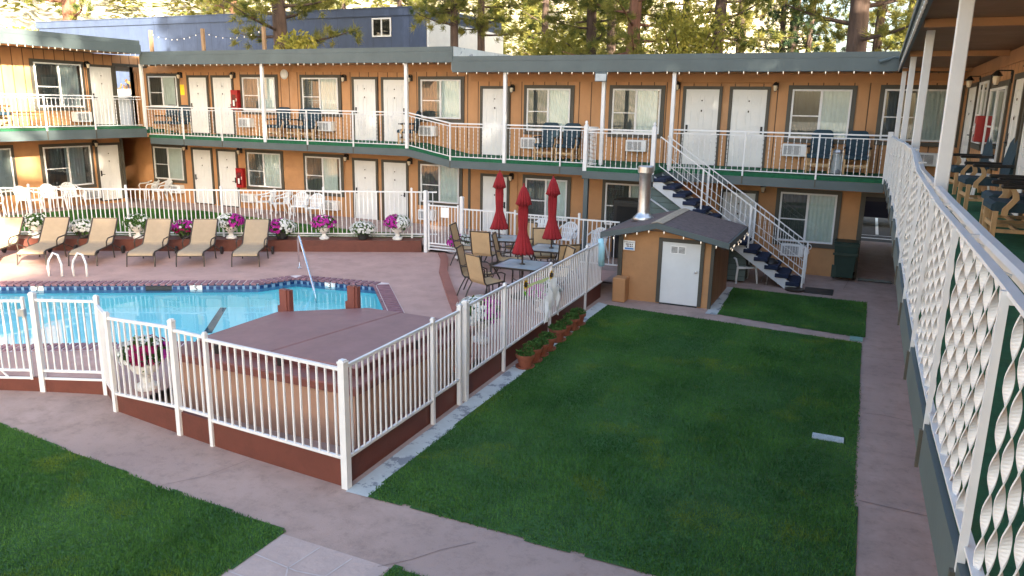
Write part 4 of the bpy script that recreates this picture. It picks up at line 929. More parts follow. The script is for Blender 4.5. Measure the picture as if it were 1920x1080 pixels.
def make_patio_chair():
    t = thing('patio_chair', '-', 'patio chair')
    mb = MB(); pr = [(.27, .37), (.25, .425), (.0, .41), (-.22, .40), (-.27, .46), (-.34, .75), (-.40, 1.0), (-.41, 1.02)]
    mb.loft([[(-.23, y, z), (.23, y, z), (.23, y-.01, z+.016), (-.23, y-.01, z+.016)] for y, z in pr]); mb.build('sling', 'goldsling', t)
    mb = MB()
    for s in (-1, 1): mb.tube([(s*.25, y, z+.006) for y, z in pr], .017, 6)
    mb.tube([(-.25, -.405, 1.015), (.25, -.405, 1.015)], .016, 6); mb.tube([(-.25, .25, .40), (.25, .25, .40)], .014, 6); mb.tube([(-.25, -.30, .60), (.25, -.30, .60)], .010, 6); mb.build('frame', 'bronze', t)
    for s in (-1, 1):
        mb = MB(); mb.tube([(s*.25, .22, .41), (s*.28, .27, .25), (s*.285, .28, 0)], .015, 6); mb.build('leg', 'bronze', t)
        mb = MB(); mb.tube([(s*.25, -.2, .40), (s*.28, -.30, .2), (s*.285, -.38, 0)], .015, 6); mb.build('leg', 'bronze', t)
        mb = MB(); mb.tube([(s*.27, .22, .40), (s*.30, .22, .60), (s*.30, .12, .645), (s*.30, -.2, .645), (s*.26, -.32, .66)], .015, 6); mb.build('armrest', 'bronze', t)
    return t
PC = Placer(make_patio_chair()); ZP = .375
def face(x, y, tx, ty): return math.atan2(ty-y, tx-x)-math.pi/2
for (x, y, tx, ty), l in (((-9.0, 17.15, -8.2, 17.3), 'tan sling patio chair in profile beside the urn at the back gate'), ((-8.28, 16.72, -8.35, 17.6), 'tan sling patio chair with its back to the viewer at the left umbrella table'),
     ((-7.35, 14.45, -6.3, 14.7), 'tan sling patio chair in profile on the left of the nearest table'), ((-6.88, 13.98, -6.5, 14.8), 'tan sling patio chair nearest the pool fence, its back to the viewer'),
     ((-7.95, 18.0, -8.2, 17.3), 'patio chair facing the viewer behind the left umbrella table'), ((-6.95, 17.25, -6.6, 16.6), 'patio chair facing the viewer between the centre and right umbrellas'),
     ((-5.92, 15.2, -6.5, 14.7), 'tan sling patio chair turned left at the near right table corner'), ((-5.98, 16.0, -6.6, 16.7), 'dark backed looking patio chair by the fence at the right umbrella table'),
     ((-7.45, 16.35, -6.6, 16.6), 'patio chair half hidden behind the middle red umbrella')):
    PC((x, y, ZP), face(x, y, tx, ty), l, 'sling chairs round the patio tables')
def make_table():
    t = thing('patio_table', '-', 'patio table')
    mb = MB(); mb.box(-.46, .46, -.46, .46, .705, .715); mb.build('table_top', 'tableglass', t)
    mb = MB()
    for a, b in (((-.48, -.48), (.48, -.48)), ((.48, -.48), (.48, .48)), ((.48, .48), (-.48, .48)), ((-.48, .48), (-.48, -.48))): mb.beam((*a, .70), (*b, .70), .035, .035)
    mb.lathe([(.04, .68), (.06, .69), (.06, .73), (.04, .735)], 12); mb.build('frame', 'bronze', t)
    for sx in (-1, 1):
        for sy in (-1, 1):
            mb = MB(); mb.tube([(sx*.46, sy*.46, .70), (sx*.36, sy*.36, .45), (sx*.38, sy*.38, .15), (sx*.46, sy*.46, 0)], .018, 6); mb.build('leg', 'bronze', t)
    mb = MB(); mb.tube([(-.37, -.37, .3), (.37, .37, .3)], .012, 6); mb.tube([(-.37, .37, .3), (.37, -.37, .3)], .012, 6); mb.build('cross_brace', 'bronze', t)
    return t
PT = Placer(make_table())
def make_umbrella():
    t = thing('patio_umbrella', '-', 'umbrella')
    mb = MB(); rs = random.Random(3)
    prof = [(.015, 2.36), (.05, 2.32), (.085, 2.22), (.12, 2.08), (.145, 1.98), (.12, 1.975), (.085, 1.94), (.09, 1.8), (.085, 1.6), (.08, 1.46), (.085, 1.38), (.11, 1.28), (.15, 1.12), (.185, .98), (.19, .94), (.15, .95), (.03, 1.0)]
    mb.lathe(prof, 56, (0, 0, 0), lambda k, i: 1+(.20 if i < 13 else .26)*math.cos(k*math.pi/2+.35*math.sin(i*.9))*(.4+.6*min(1, i/3))+.06*math.sin(k*1.7+i*.5)); mb.build('canopy', 'red', t, True)
    mb = MB(); mb.tube([(0, 0, 0), (0, 0, 1.2)], .020, 8); mb.build('pole', 'bronze', t)
    mb = MB(); mb.lathe([(.24, 0), (.25, .02), (.22, .06), (.06, .09), (.035, .22), (.03, .30)], 18); mb.build('base', 'black', t)
    mb = MB(); mb.lathe([(.012, 2.35), (.02, 2.37), (.012, 2.41), (.002, 2.42)], 8); mb.build('finial', 'red', t)
    return t
PU = Placer(make_umbrella())
for (x, y, rz), l1, l2 in (((-6.38, 14.62, R(2)), 'glass patio table nearest the pool fence, under the middle red umbrella', 'closed red umbrella nearest the viewer, middle one of the three'),
                   ((-8.25, 17.40, R(15)), 'glass patio table under the left red umbrella', 'closed red umbrella in front of a white ground floor door, leftmost of three'),
                   ((-6.55, 16.70, R(5)), 'glass patio table under the right red umbrella', 'closed red umbrella in front of a ground floor window, rightmost of three')):
    PT((x, y, ZP), rz, l1, 'glass tables on the patio'); PU((x, y, ZP), rz*3+x, l2, 'closed red umbrellas on the patio')

def make_resin_chair():
    t = thing('resin_chair', '-', 'plastic chair')
    mb = MB(); mb.loft([[(-.22, y, z), (.22, y, z), (.22, y, z+.02), (-.22, y, z+.02)] for y, z in ((.24, .38), (.22, .41), (-.2, .39))]); mb.build('seat', 'plastic', t)
    mb = MB()
    def bp(u, v):          # rounded back: u across, v up
        return (u, -.20-.17*v+.05*(1-(u/.26)**2)*.0-.0, .40+.43*v)
    def top(u): return 1-.42*abs(u/.26)**2.4
    N_ = 8
    for i in range(N_+1):
        u = -.24+.48*i/N_
        mb.beam(bp(u*.92, 0), bp(u, top(u)), .040, .016, (0, 1, 0))
    for v in (.30, .62): mb.beam(bp(-.235, v), bp(.235, v), .03, .014, (0, 1, 0))
    pts = [bp(u, top(u)) for u in np.linspace(-.25, .25, 13)]; mb.tube(pts, .022, 6); mb.build('backrest', 'plastic', t)
    for s in (-1, 1):
        mb = MB(); mb.tube([(s*.24, .22, .42), (s*.265, .24, .2), (s*.28, .27, 0)], [.03, .026, .02], 6); mb.build('leg', 'plastic', t)
        mb = MB(); mb.tube([(s*.22, -.2, .40), (s*.25, -.27, .2), (s*.26, -.33, 0)], [.03, .026, .02], 6); mb.build('leg', 'plastic', t)
        mb = MB(); mb.tube([(s*.24, .22, .42), (s*.285, .24, .55), (s*.29, .18, .625), (s*.285, -.12, .64), (s*.25, -.34, .74)], [.022, .022, .026, .026, .02], 6); mb.build('armrest', 'plastic', t)
    return t
PR = Placer(make_resin_chair())
for (x, y, z, rz), l in (((-25.0, 15.3, .66, -90), 'white plastic chair cut by the left edge below the left wing window'), ((-24.85, 16.45, .66, -80), 'white plastic chair on the left walk, left of the tall fence post'),
     ((-24.85, 17.30, .66, -95), 'white plastic chair under the left wing window, just right of the fence post'), ((-24.75, 17.95, .66, -100), 'white plastic chair at the right end of the left wing group'),
     ((-25.55, 21.75, .50, 165), 'grey shaded plastic chair in the dark corner opening'), ((-24.75, 21.65, .50, 165), 'white plastic chair beside the corner opening, right one of a pair'),
     ((-19.35, 21.35, .46, 150), 'white plastic chair leftmost of four along the rear walk'), ((-18.60, 21.25, .46, 150), 'white plastic chair second of four along the rear walk'),
     ((-17.60, 21.1, .46, 205), 'white plastic chair third of four along the rear walk'), ((-16.85, 21.0, .46, 205), 'white plastic chair rightmost of four, next to a ground floor air conditioner'),
     ((-8.55, 20.9, .25, 190), 'white plastic chair behind the right red umbrella'), ((-7.75, 20.9, .2, 178), 'white plastic chair facing out, left of the grey post'), ((-6.75, 20.55, .16, 170), 'white plastic chair facing out between the grey post and the shed')):
    PR((x, y, z), R(rz), l, 'white plastic chairs along the walks')
PR((-2.62, 20.3, 0), R(210), 'white plastic chair stored in the shade under the stair', 'white plastic chairs along the walks')

def make_arm_chair():
    t = thing('arm_chair', '-', 'arm chair')
    mb = MB(); mb.loft([[(x*w, y, z) for x, y, z in q] for q, w in (((( -1, -.24, .36), (1, -.24, .36), (1, -.24, .45), (-1, -.24, .45)), .27), (((-1, .0, .37), (1, .0, .37), (1, .0, .475), (-1, .0, .475)), .28), (((-1, .26, .37), (1, .26, .37), (1, .26, .48), (-1, .26, .48)), .28), (((-1, .30, .39), (1, .30, .39), (1, .30, .45), (-1, .30, .45)), .27))]); mb.build('seat', 'navy', t)
    mb = MB(); mb.loft([[(-.26*w, -.22-.16*(z-.42)-d0, z), (.26*w, -.22-.16*(z-.42)-d0, z), (.26*w, -.30-.16*(z-.42)+d0, z), (-.26*w, -.30-.16*(z-.42)+d0, z)] for z, w, d0 in ((.43, .96, .02), (.47, 1, 0), (.75, 1.02, -.01), (.98, .98, 0), (1.05, .84, .02), (1.075, .66, .03))]); mb.build('backrest', 'navy', t)
    for s in (-1, 1):
        mb = MB(); mb.beam((s*.27, .25, 0), (s*.27, .25, .38), .045, .05); mb.loft([[(s*.30-.016, y-.03, z), (s*.30+.016, y-.03, z), (s*.30+.016, y+.03, z+.01), (s*.30-.016, y+.03, z+.01)] for y, z in ((.17, .33), (.165, .40), (.12, .46), (.08, .52), (.09, .58), (.13, .64))]); mb.build('leg', 'wood', t)
        mb = MB(); mb.beam((s*.26, -.30, 0), (s*.26, -.23, .45), .045, .05); mb.build('leg', 'wood', t)
        mb = MB(); mb.box(s*.30-.032, s*.30+.032, -.28, .24, .635, .68, .012); mb.build('armrest', 'black', t)
        mb = MB(); mb.beam((s*.27, .25, .16), (s*.26, -.28, .16), .025, .04); mb.build('stretcher', 'wood', t)
    mb = MB(); mb.beam((-.27, .25, .22), (.27, .25, .22), .02, .05); mb.beam((-.27, -.0, .16), (.27, -.0, .16), .025, .035); mb.build('front_stretcher', 'wood', t)
    return t
PA = Placer(make_arm_chair()); zr = 2.79
for (x, y, z, rz), l in (((1.62, 15.75, 2.96, 100), 'navy arm chair furthest along the right balcony, behind the thick post'), ((1.60, 13.35, 2.95, 95), 'navy arm chair with pale wood legs in the middle of the right balcony'),
     ((1.66, 11.1, 2.92, 92), 'navy arm chair on the right balcony, further of the two cut by the right edge'), ((1.60, 10.35, 2.90, 92), 'navy arm chair at the right edge, nearest on the right balcony'),
     ((-24.30, 21.7, 3.08, 178), 'navy chair left of a pair under the corner upper window'), ((-23.62, 21.72, 3.08, 183), 'navy chair right of a pair under the corner upper window'),
     ((-18.85, 21.65, 3.08, 180), 'navy balcony chair next to the white post in the left half'), ((-18.0, 21.68, 3.08, 170), 'navy balcony chair in the middle of three by an air conditioner'), ((-17.45, 21.62, 3.08, 190), 'navy balcony chair touching an air conditioner, right one of three'),
     ((-13.52, 21.6, 3.06, 110), 'single navy balcony chair behind the white post at the ramp'), ((-8.72, 21.6, zr, 182), 'navy balcony chair left of the pair above the right red umbrella'), ((-8.05, 21.6, zr, 178), 'navy balcony chair right of the pair above the right red umbrella'),
     ((-1.15, 21.58, zr, 178), 'navy balcony chair left of the grey ash bin near the right corner'), ((-.28, 21.58, zr, 183), 'navy balcony chair right of the grey ash bin near the right corner'),
     ((-25.0, 15.85, 3.40, -95), 'blue arm chair on the left wing balcony at the left edge')):
    PA((x, y, z), R(rz), l, 'navy arm chairs on the balconies')
ab = thing('ash_bin', 'grey cylindrical ash bin between two navy balcony chairs', 'ash bin', (-.72, 21.55, zr))
mb = MB(); mb.lathe([(.13, 2.79), (.14, 2.81), (.13, 3.25), (.15, 3.26), (.15, 3.29)], 16, (-.72, 21.55, 0)); mb.build('body', 'concrete', ab)
mb = MB(); mb.lathe([(.15, 3.29), (.16, 3.33), (.13, 3.38), (.02, 3.40)], 16, (-.72, 21.55, 0)); mb.build('lid', 'metal', ab)
bt = thing('side_table', 'low white round table between the navy chairs on the right balcony', 'side table', (1.66, 14.5, 2.94))
mb = MB(); mb.lathe([(.20, 3.36), (.21, 3.37), (.21, 3.39), (.02, 3.395)], 18, (1.68, 14.55, 0)); mb.build('table_top', 'plastic', bt)
for k in range(3):
    a = k*2.09; mb = MB(); mb.tube([(1.68+.10*math.cos(a), 14.55+.10*math.sin(a), 3.36), (1.68+.18*math.cos(a), 14.55+.18*math.sin(a), 2.94)], .018, 6); mb.build('leg', 'plastic', bt)

def ext_cabinet(tf, u0, u1, z0, z1, label, loc):
    t = thing('extinguisher_cabinet', label, 'extinguisher box', loc, 'red fire extinguisher boxes')
    mb = MB(tf); mb.box(u0, u1, .002, .19, z0, z1, .01); mb.build('case', 'redmetal', t)
    mb = MB(tf); mb.box(u0+.05, u1-.05, .19, .193, z0+.10, z1-.16); mb.build('window_pane', mat('dark red glass', (.10, .01, .012), .12), t)
    mb = MB(tf); um = (u0+u1)/2; mb.box(um-.05, um+.02, .193, .197, z0+.14, z0+.34); mb.box(u1-.04, u1-.025, .19, .21, (z0+z1)/2-.05, (z0+z1)/2+.05); mb.build('door_label', 'paper', t)
ext_cabinet(T_main, -21.17, -20.87, 4.02, 4.72, 'red fire extinguisher box beside an upper floor door in the rear wing', (-21.0, 22, 4))
ext_cabinet(T_main, -21.17, -20.86, 1.22, 1.93, 'red fire extinguisher box beside a ground floor door in the rear wing', (-21.0, 22, 1.2))
ext_cabinet(T_right, 17.0, 17.3, 3.82, 4.30, 'red fire extinguisher box on the right wing wall above the navy chairs', (1.9, 17.1, 3.8))
mb = MB(T_main); mb.box(-23.80, -23.60, .002, .01, 4.52, 4.90); tag(mb.build('notice', 'yellow'), 'yellow notice on the tan wall right of the corner upper window', 'notice')
def camera_box(x, y, z, dx, label):
    t = thing('security_camera', label, 'security camera', (x, y, z))
    mb = MB(); mb.tube([(x, y, z+.05), (x+dx*.10, y-.02, z+.06), (x+dx*.2, y-.04, z+.01)], .018, 8); mb.build('bracket', 'fascia', t)
    mb = MB(); mb.tube([(x+dx*.16, y-.03, z+.03), (x+dx*.40, y-.10, z-.05)], [.035, .045], 10); mb.build('camera_body', 'fascia', t)
camera_box(.38, 20.68, 5.52, -1, 'small grey security camera at the right end of the rear roof edge'); camera_box(-24.12, 20.66, 6.1, -1, 'small dark security camera at the end of the left wing roof edge')
fl = thing('floodlight', 'grey floodlight fixed under the eave at the head of a white post', 'floodlight', (-6.8, 20.8, 5.1))
mb = MB(); mb.loft([[(-6.8-w, y, z-h), (-6.8+w, y, z-h), (-6.8+w, y, z+h), (-6.8-w, y, z+h)] for w, h, y, z in ((.17, .12, 20.62, 5.13), (.12, .09, 20.80, 5.20))]); mb.build('housing', 'fascia', fl)
mb = MB(); mb.cbox((-6.8, 20.612, 5.128), .30, .008, .20, 0, R(-8)); mb.build('lens', mat('grey flood lens', (.36, .39, .40), .3), fl)

# bulbs on a wire under each eave
def light_string(name, pts, n_, label, sag=.03, r=.0085):
    t = thing('light_string', label, 'string lights', pts[0])
    mb = MB(); L_ = []
    for k in range(n_):
        f = (k+.5)/n_*(len(pts)-1); i = min(int(f), len(pts)-2); L_.append(Vector(pts[i]).lerp(Vector(pts[i+1]), f-i)+Vector((rnd.uniform(-.04, .04), 0, rnd.uniform(-.012, .006))))
    mb.tube([pts[0]]+[tuple(p+Vector((0, 0, .03))) for p in L_]+[pts[-1]], .006, 4); mb.build('wire', 'dark', t)
    proto = None
    for p in L_:
        if proto is None:
            mb = MB(); mb.lathe([(.004, .03), (.012, .02), (r, 0), (r*.8, -.018), (.004, -.03)], 8); proto = mb.build('bulb', 'bulb', t, True, world=False); o = proto
        else:
            o = proto.copy(); COL.objects.link(o); o.parent = t
        o.location = p-Vector(t.location)
light_string('a', [(-24.2, 20.72, 5.52), (-11.5, 20.72, 5.52)], 44, 'string of small bulbs under the higher left part of the rear roof edge')
light_string('b', [(-11.4, 20.72, 5.24), (.3, 20.72, 5.24)], 36, 'string of small bulbs under the lower right part of the rear roof edge')
light_string('c', [(-24.09, 12.0, 5.88), (-24.09, 20.6, 5.88)], 34, 'string of small bulbs under the left wing roof edge')
light_string('d', [(-5.2, 16.67, 1.44), (-4.07, 16.67, 1.72), (-2.55, 16.67, 1.42)], 8, 'string of bulbs along the front gable of the shed')
light_string('e', [(-2.46, 16.72, 1.41), (-2.46, 19.4, 1.41)], 13, 'string of bulbs along the right side of the shed roof')

# pool rails
hr = thing('pool_handrail', 'single bent steel handrail leading down into the shallow end', 'handrail', (-12.4, 14.7, DECK))
mb = MB(); mb.tube([(-12.42, 14.78, .33), (-12.42, 14.76, 1.05), (-12.38, 14.72, 1.17), (-12.28, 14.62, 1.22), (-12.14, 14.5, 1.16), (-11.2, 13.7, .42), (-10.85, 13.40, .12), (-10.8, 13.35, -.2)], .026, 10); mb.build('rail', 'chrome', hr, True)
mb = MB(); mb.lathe([(.06, .354), (.06, .37), (.03, .38)], 12, (-12.42, 14.78, 0)); mb.build('anchor_plate', 'chrome', hr)
for (ax, ay), l in (((-16.78, 11.36), 'curved white pool ladder rail, left one of the pair'), ((-16.30, 11.62), 'curved white pool ladder rail, right one of the pair')):
    t = thing('pool_ladder', l, 'pool ladder', (ax, ay, DECK), 'pool ladder rails')
    mb = MB(); d = Vector((.46, -.89, 0)); q = Vector((ax, ay, .33)); e = Vector((.26, .14, 0))
    mb.tube([tuple(q+o_) for o_ in (Vector((0, 0, 0)), Vector((-.02, 0, .22)), Vector((.03, 0, .38)), e*.45+Vector((0, 0, .56)), e*.8+Vector((0, 0, .52)), e*1.0+Vector((0, 0, .3)), e*1.05+d*.05)], .026, 10); mb.build('rail', 'white', t, True)

# ------------------------------------------------------------------ plants
def scatter_dir(rs, n_):
    v = rs.normal(size=(n_, 3)); return v/np.linalg.norm(v, axis=1)[:, None]
def blossoms(name, par, c, rad, n_, m, seed, fsel=None, size=.036):
    rs = np.random.RandomState(seed); D = scatter_dir(rs, n_*4); D = D[D[:, 2] > -.35]
    if fsel is not None: D = D[fsel(D)]
    D = D[:n_]; n_ = len(D)
    P = np.array(c)+D*np.array(rad)*rs.uniform(.86, 1.06, (n_, 1)); T = []
    a0 = rs.uniform(0, 6.28, n_)
    up = np.array([.31, .22, .93]); X = np.cross(D, up); X /= np.linalg.norm(X, axis=1)[:, None]; Y = np.cross(D, X)
    for k in range(5):
        a = a0+k*2*math.pi/5; b = a+1.15; s = size*rs.uniform(.8, 1.2, n_)
        A = P+(X*np.cos(a)[:, None]+Y*np.sin(a)[:, None])*s[:, None]+D*.008; B = P+(X*np.cos(b)[:, None]+Y*np.sin(b)[:, None])*s[:, None]+D*.008
        T.append(np.stack([P-D*.006, A, B], 1))
    return tri_mesh(name, np.concatenate(T), m, par)
def leafball(name, par, c, rad, n_, m, seed, size=.04, inner=.3):
    rs = np.random.RandomState(seed); D = scatter_dir(rs, n_); P = np.array(c)+D*np.array(rad)*rs.uniform(inner, 1.0, (n_, 1))**.6
    A = scatter_dir(rs, n_)+D*.5; A /= np.linalg.norm(A, axis=1)[:, None]; B = np.cross(A, scatter_dir(rs, n_)); B /= np.linalg.norm(B, axis=1)[:, None]
    s = size*rs.uniform(.6, 1.4, (n_, 1)); V = np.concatenate([np.stack([P-A*s, P+B*s*.45, P+A*s], 1), np.stack([P-A*s, P-B*s*.45, P+A*s], 1)])
    return tri_mesh(name, V, m, par)
def urn_mesh(par, h=.36, m='stoneurn'):
    mb = MB(); mb.lathe([(.13, 0), (.14, .02), (.14, .05), (.07, .09), (.05, .15), (.07, .19), (.14, .23), (.185, .31), (.185, .34), (.20, .345), (.20, h), (.18, h), (.16, h-.04), (.01, h-.05)], 18); return mb.build('urn', m, par, world=False)
def flower_urn(loc, label, kind, seed, s=1.0, low=False, R0=(.37, .37, .23)):
    t = thing('flower_urn', label, 'flower urn', loc, 'flower planters round the pool'); s *= .95; t.scale = (s, s, s)
    zc = .46
    if low:
        mb = MB(); mb.lathe([(.12, 0), (.14, .02), (.18, .22), (.19, .22), (.15, .20), (.01, .19)], 14); mb.build('pot', 'dark', t, world=False); zc = .30
    else: urn_mesh(t)
    c = (0, 0, zc); leafball('foliage', t, c, (R0[0]*.92, R0[1]*.92, R0[2]*.95), 420, 'leaf', seed, .045)
    vx = np.array([.80, .47, 0])
    left = lambda k: (lambda D: D@vx < k); right_ = lambda k: (lambda D: D@vx > k)
    if kind == 'white': blossoms('white_blossoms', t, c, R0, 190, 'petalw', seed+1)
    if kind == 'whitegreen': blossoms('white_blossoms', t, c, R0, 75, 'petalw', seed+1)
    if kind == 'magenta': blossoms('magenta_blossoms', t, c, R0, 180, 'petalm', seed+1); blossoms('white_blossoms', t, c, R0, 14, 'petalw', seed+2)
    if kind == 'whiteleft': blossoms('white_blossoms', t, c, R0, 130, 'petalw', seed+1, left(.1)); blossoms('magenta_blossoms', t, c, R0, 110, 'petalm', seed+2, right_(.15))
    if kind == 'magentaleft': blossoms('magenta_blossoms', t, c, R0, 120, 'petalm', seed+1, left(0)); blossoms('white_blossoms', t, c, R0, 120, 'petalw', seed+2, right_(.0))
    if kind == 'crimson': blossoms('white_blossoms', t, c, R0, 85, 'petalw', seed+1, lambda D: (D@vx < -.15) | (D[:, 2] > .72)); blossoms('crimson_blossoms', t, c, R0, 95, 'petalp', seed+2, lambda D: (D@vx > -.2) & (D[:, 2] < .72) & (D@vx < .62)); blossoms('magenta_blossoms', t, c, R0, 28, 'petalm', seed+3, right_(.6))
    if kind == 'pinkmix': blossoms('magenta_blossoms', t, c, R0, 100, 'petalm', seed+1, lambda D: D[:, 2] > .1); blossoms('crimson_blossoms', t, c, R0, 70, 'petalp', seed+2, lambda D: D[:, 2] < .15); blossoms('white_blossoms', t, c, R0, 16, 'petalw', seed+3)
    return t
def WL(x): return (*onwall(x, .20), .672)
flower_urn(WL(-20.08), 'stone urn with pale cream flowers between the two leftmost full loungers', 'whitegreen', 21)
flower_urn(WL(-19.0), 'low dark pot of white petunias between loungers at the left', 'white', 22, low=True)
flower_urn(WL(-17.76), 'stone urn with sparse white flowers and much green, third gap of the row', 'whitegreen', 23)
flower_urn(WL(-16.67), 'low dark pot of pink and crimson petunias between two loungers', 'pinkmix', 24, low=True)
flower_urn(WL(-15.59), 'stone urn with white blossoms left and magenta right, beside the last lounger', 'whiteleft', 25, 1.05)
flower_urn(WL(-14.39), 'low pot with magenta petunias at left spilling into white at right', 'magentaleft', 26, 1.1, True)
flower_urn(WL(-13.39), 'stone urn filled with magenta petunias on the red wall', 'magenta', 27)
flower_urn(WL(-12.46), 'low pot of white and pink petunias between two stone urns', 'white', 28, 1.0, True)
flower_urn(WL(-11.63), 'stone urn by the gate post, magenta on the left and white on the right', 'magentaleft', 29, 1.05)
flower_urn((-8.93, 7.27, DECK), 'stone urn with white and crimson petunias behind the front fence', 'crimson', 30, 1.2, R0=(.31, .31, .20))
flower_urn((-5.72, 11.35, ZP), 'stone urn overflowing with white petunias behind the side fence by the lawn', 'whiteleft', 31, 1.25, R0=(.35, .35, .21))
flower_urn((-5.55, 13.75, ZP), 'urn of white and magenta petunias behind the white drape on the fence', 'magentaleft', 32, 1.0)
flower_urn((-9.55, 17.75, ZP), 'stone urn with magenta and white flowers beside the back gate', 'magentaleft', 33, 1.0)

def make_pot():
    t = thing('flower_pot', '-', 'flower pot')
    mb = MB(); mb.lathe([(.085, 0), (.09, .01), (.125, .15), (.145, .152), (.15, .20), (.135, .20), (.12, .17), (.01, .165)], 18); mb.build('pot', 'terracotta', t)
    mb = MB(); mb.lathe([(.12, 0), (.14, .0), (.15, .025), (.14, .025), (.12, .01)], 18); mb.build('saucer', 'terracotta', t)
    leafball('foliage', t, (0, 0, .21), (.15, .15, .07), 260, 'leaf', 5, .028)
    return t
PP = Placer(make_pot())
names = ['nearest in the row along the fence', 'second from the near end of the row', 'third from the near end of the row', 'fourth from the near end, before the fence post', 'fifth from the near end, first after the fence post', 'third from the far end of the row', 'second from the far end of the row', 'furthest of the row, close to the shed']
for (x, y), nm, k in zip(((-4.93, 11.50), (-4.94, 11.86), (-4.95, 12.22), (-4.96, 12.58), (-5.0, 13.18), (-5.02, 13.62), (-5.03, 14.04), (-5.04, 14.42)), names, range(8)):
    s = 1.12+.06*math.sin(k*2.1); PP((x, y, .006), k*1.3, 'terracotta pot of green plants, '+nm, 'terracotta pots along the fence', (s, s, s*1.05))

# things hung on the side fence
sn = thing('sunflower_garland', 'sunflower garland with bright green felt strip hung on the side fence', 'garland', (-5.17, 12.5, 1.25))
for y, z in ((11.95, 1.33), (13.15, 1.27)):
    mb = MB()
    for k in range(12):
        a = k*math.pi/6; c_, s_ = math.cos(a), math.sin(a); mb.add([(-5.15, y+.04*c_-.025*s_, z+.04*s_+.025*c_), (-5.135, y+.13*c_, z+.13*s_), (-5.15, y+.04*c_+.02*s_, z+.04*s_-.02*c_)], [(0, 1, 2)])
    f_ = mb.build('sunflower', 'sunpetal', sn)
    mb = MB(); mb.tube([(-5.155, y, z), (-5.125, y, z)], .045, 12); mb.build('flower_centre', 'bronze', f_)
    mb = MB(); mb.add([(-5.15, y-.07, z-.10), (-5.14, y, z-.13), (-5.15, y+.07, z-.10), (-5.14, y, z-.22)], [(0, 1, 3), (1, 2, 3)]); mb.build('felt_leaf', 'leafbright', sn)
mb = MB(); mb.loft([[(-5.155-.0, y, 1.33-.05*(y-11.95)-.02), (-5.15, y, 1.33-.05*(y-11.95)-.075-.012*math.sin(y*9))] for y in np.linspace(12.05, 13.05, 14)], False, False, False); mb.build('felt_strip', leaf_mat('pale lime felt', (.50, .66, .30), (.62, .70, .36), .25, 6), sn)
dr = thing('white_drape', 'rumpled pale white cloth slung over a post of the side fence', 'cloth', (-5.2, 13.2, .8))
mb = MB(); rings = []
for i in range(15):
    t_ = i/14; y = 12.86+.72*t_; hgt = .5+.66*math.sin(math.pi*t_)**.6
    rings.append([(-5.14-.03*math.sin(i*1.9), y, hgt+.07), (-5.11-.04*math.cos(i*2.3), y, hgt-.12), (-5.13+.03*math.sin(i*1.3), y+.03*math.sin(i), max(.42, hgt-.42-.12*math.sin(i*1.7)))])
mb.loft(rings, False, False, False); mb.build('cloth', mat('white gauze', (.70, .75, .78), .8, .08, 9), dr)
nd = thing('foam_float', 'pale blue pool float hanging on the side fence next to the shed', 'pool float', (-5.32, 16.55, 1.1))
mb = MB(); mb.tube([(-5.30, 16.55, 1.44), (-5.27, 16.56, 1.2), (-5.27, 16.58, .82)], [.06, .07, .075], 10); mb.build('float', 'paleblue', nd, True)
mb = MB(); mb.tube([(-5.31, 16.55, 1.36), (-5.36, 16.60, 1.42)], .01, 6); mb.build('loop', 'white', nd)

# ------------------------------------------------------------------ beyond the motel
bb = thing('blue_building', 'long dark blue boarded building with one white framed window behind the motel roof', 'building', (-38, 42, 0))
mb = MB(); mb.box(-54, -22.55, 38, 47.5, -.2, 9.05); mb.build('wall', 'bluewall', bb)
mb = MB(); mb.box(-54.2, -22.50, 37.92, 47.4, 9.05, 9.45); mb.box(-54.2, -22.48, 37.88, 47.4, 9.45, 9.50); mb.build('roof_edge', 'bluewall', bb)
mb = MB(); mb.box(-22.54, -22.40, 38.05, 47.5, -.2, 8.8); mb.build('side_wall', 'whitewall', bb)
Tb = lambda u, n_, z: (u, 38-n_, z)
mb = MB(Tb); mb.box(-26.0, -24.75, .0, .03, 7.95, 8.95); w = mb.build('window', 'void', bb)
mb = MB(Tb)
for a, b, c, d in ((-26.0, -25.93, 7.95, 8.95), (-24.82, -24.75, 7.95, 8.95), (-25.93, -24.82, 8.88, 8.95), (-25.93, -24.82, 7.95, 8.02), (-25.41, -25.34, 8.02, 8.88)): mb.box(a, b, .03, .09, c, d)
mb.build('frame', 'white', w)
mb = MB(Tb); mb.add([(-25.9, .06, 8.0), (-24.85, .06, 8.0), (-24.85, .06, 8.9), (-25.9, .06, 8.9)], [(0, 1, 2, 3)]); mb.build('pane', 'glass', w)
for x, l in ((-34.1, 'timber post standing in front of the pale end of the blue building'), (-30.55, 'timber post between two trees in front of the blue building'), (-26.7, 'timber post close to the thick pine trunk')):
    mb = MB(); mb.box(x-.08, x+.08, 29.92, 30.08, -.1, 7.78, .02); o = mb.build('timber_post', 'post'); tag(o, l, 'post', 'timber posts behind the roof')
pts = []
for (x0, x1) in ((-34.1, -30.55), (-30.55, -26.7)):
    for k in range(9): t_ = k/8; pts.append((x0+(x1-x0)*t_, 29.95, 7.6-.9*4*t_*(1-t_)*.35))
light_string('f', pts, 18, 'sagging string of bulbs between the timber posts', r=.022)
gh = thing('grey_house', 'small pale grey house seen through the corner opening of the balcony', 'house', (-38, 31, 0))
mb = MB(); mb.loft([[(x, 29.3, z), (x, 34, z), (x, 34, z), (x, 29.3, z)] for x, z in ((-42, -.1), (-42, -.1))]); 
mb = MB(); mb.box(-42, -36, 29.9, 36, -.1, 4.45); mb.build('wall', 'greyhouse', gh)
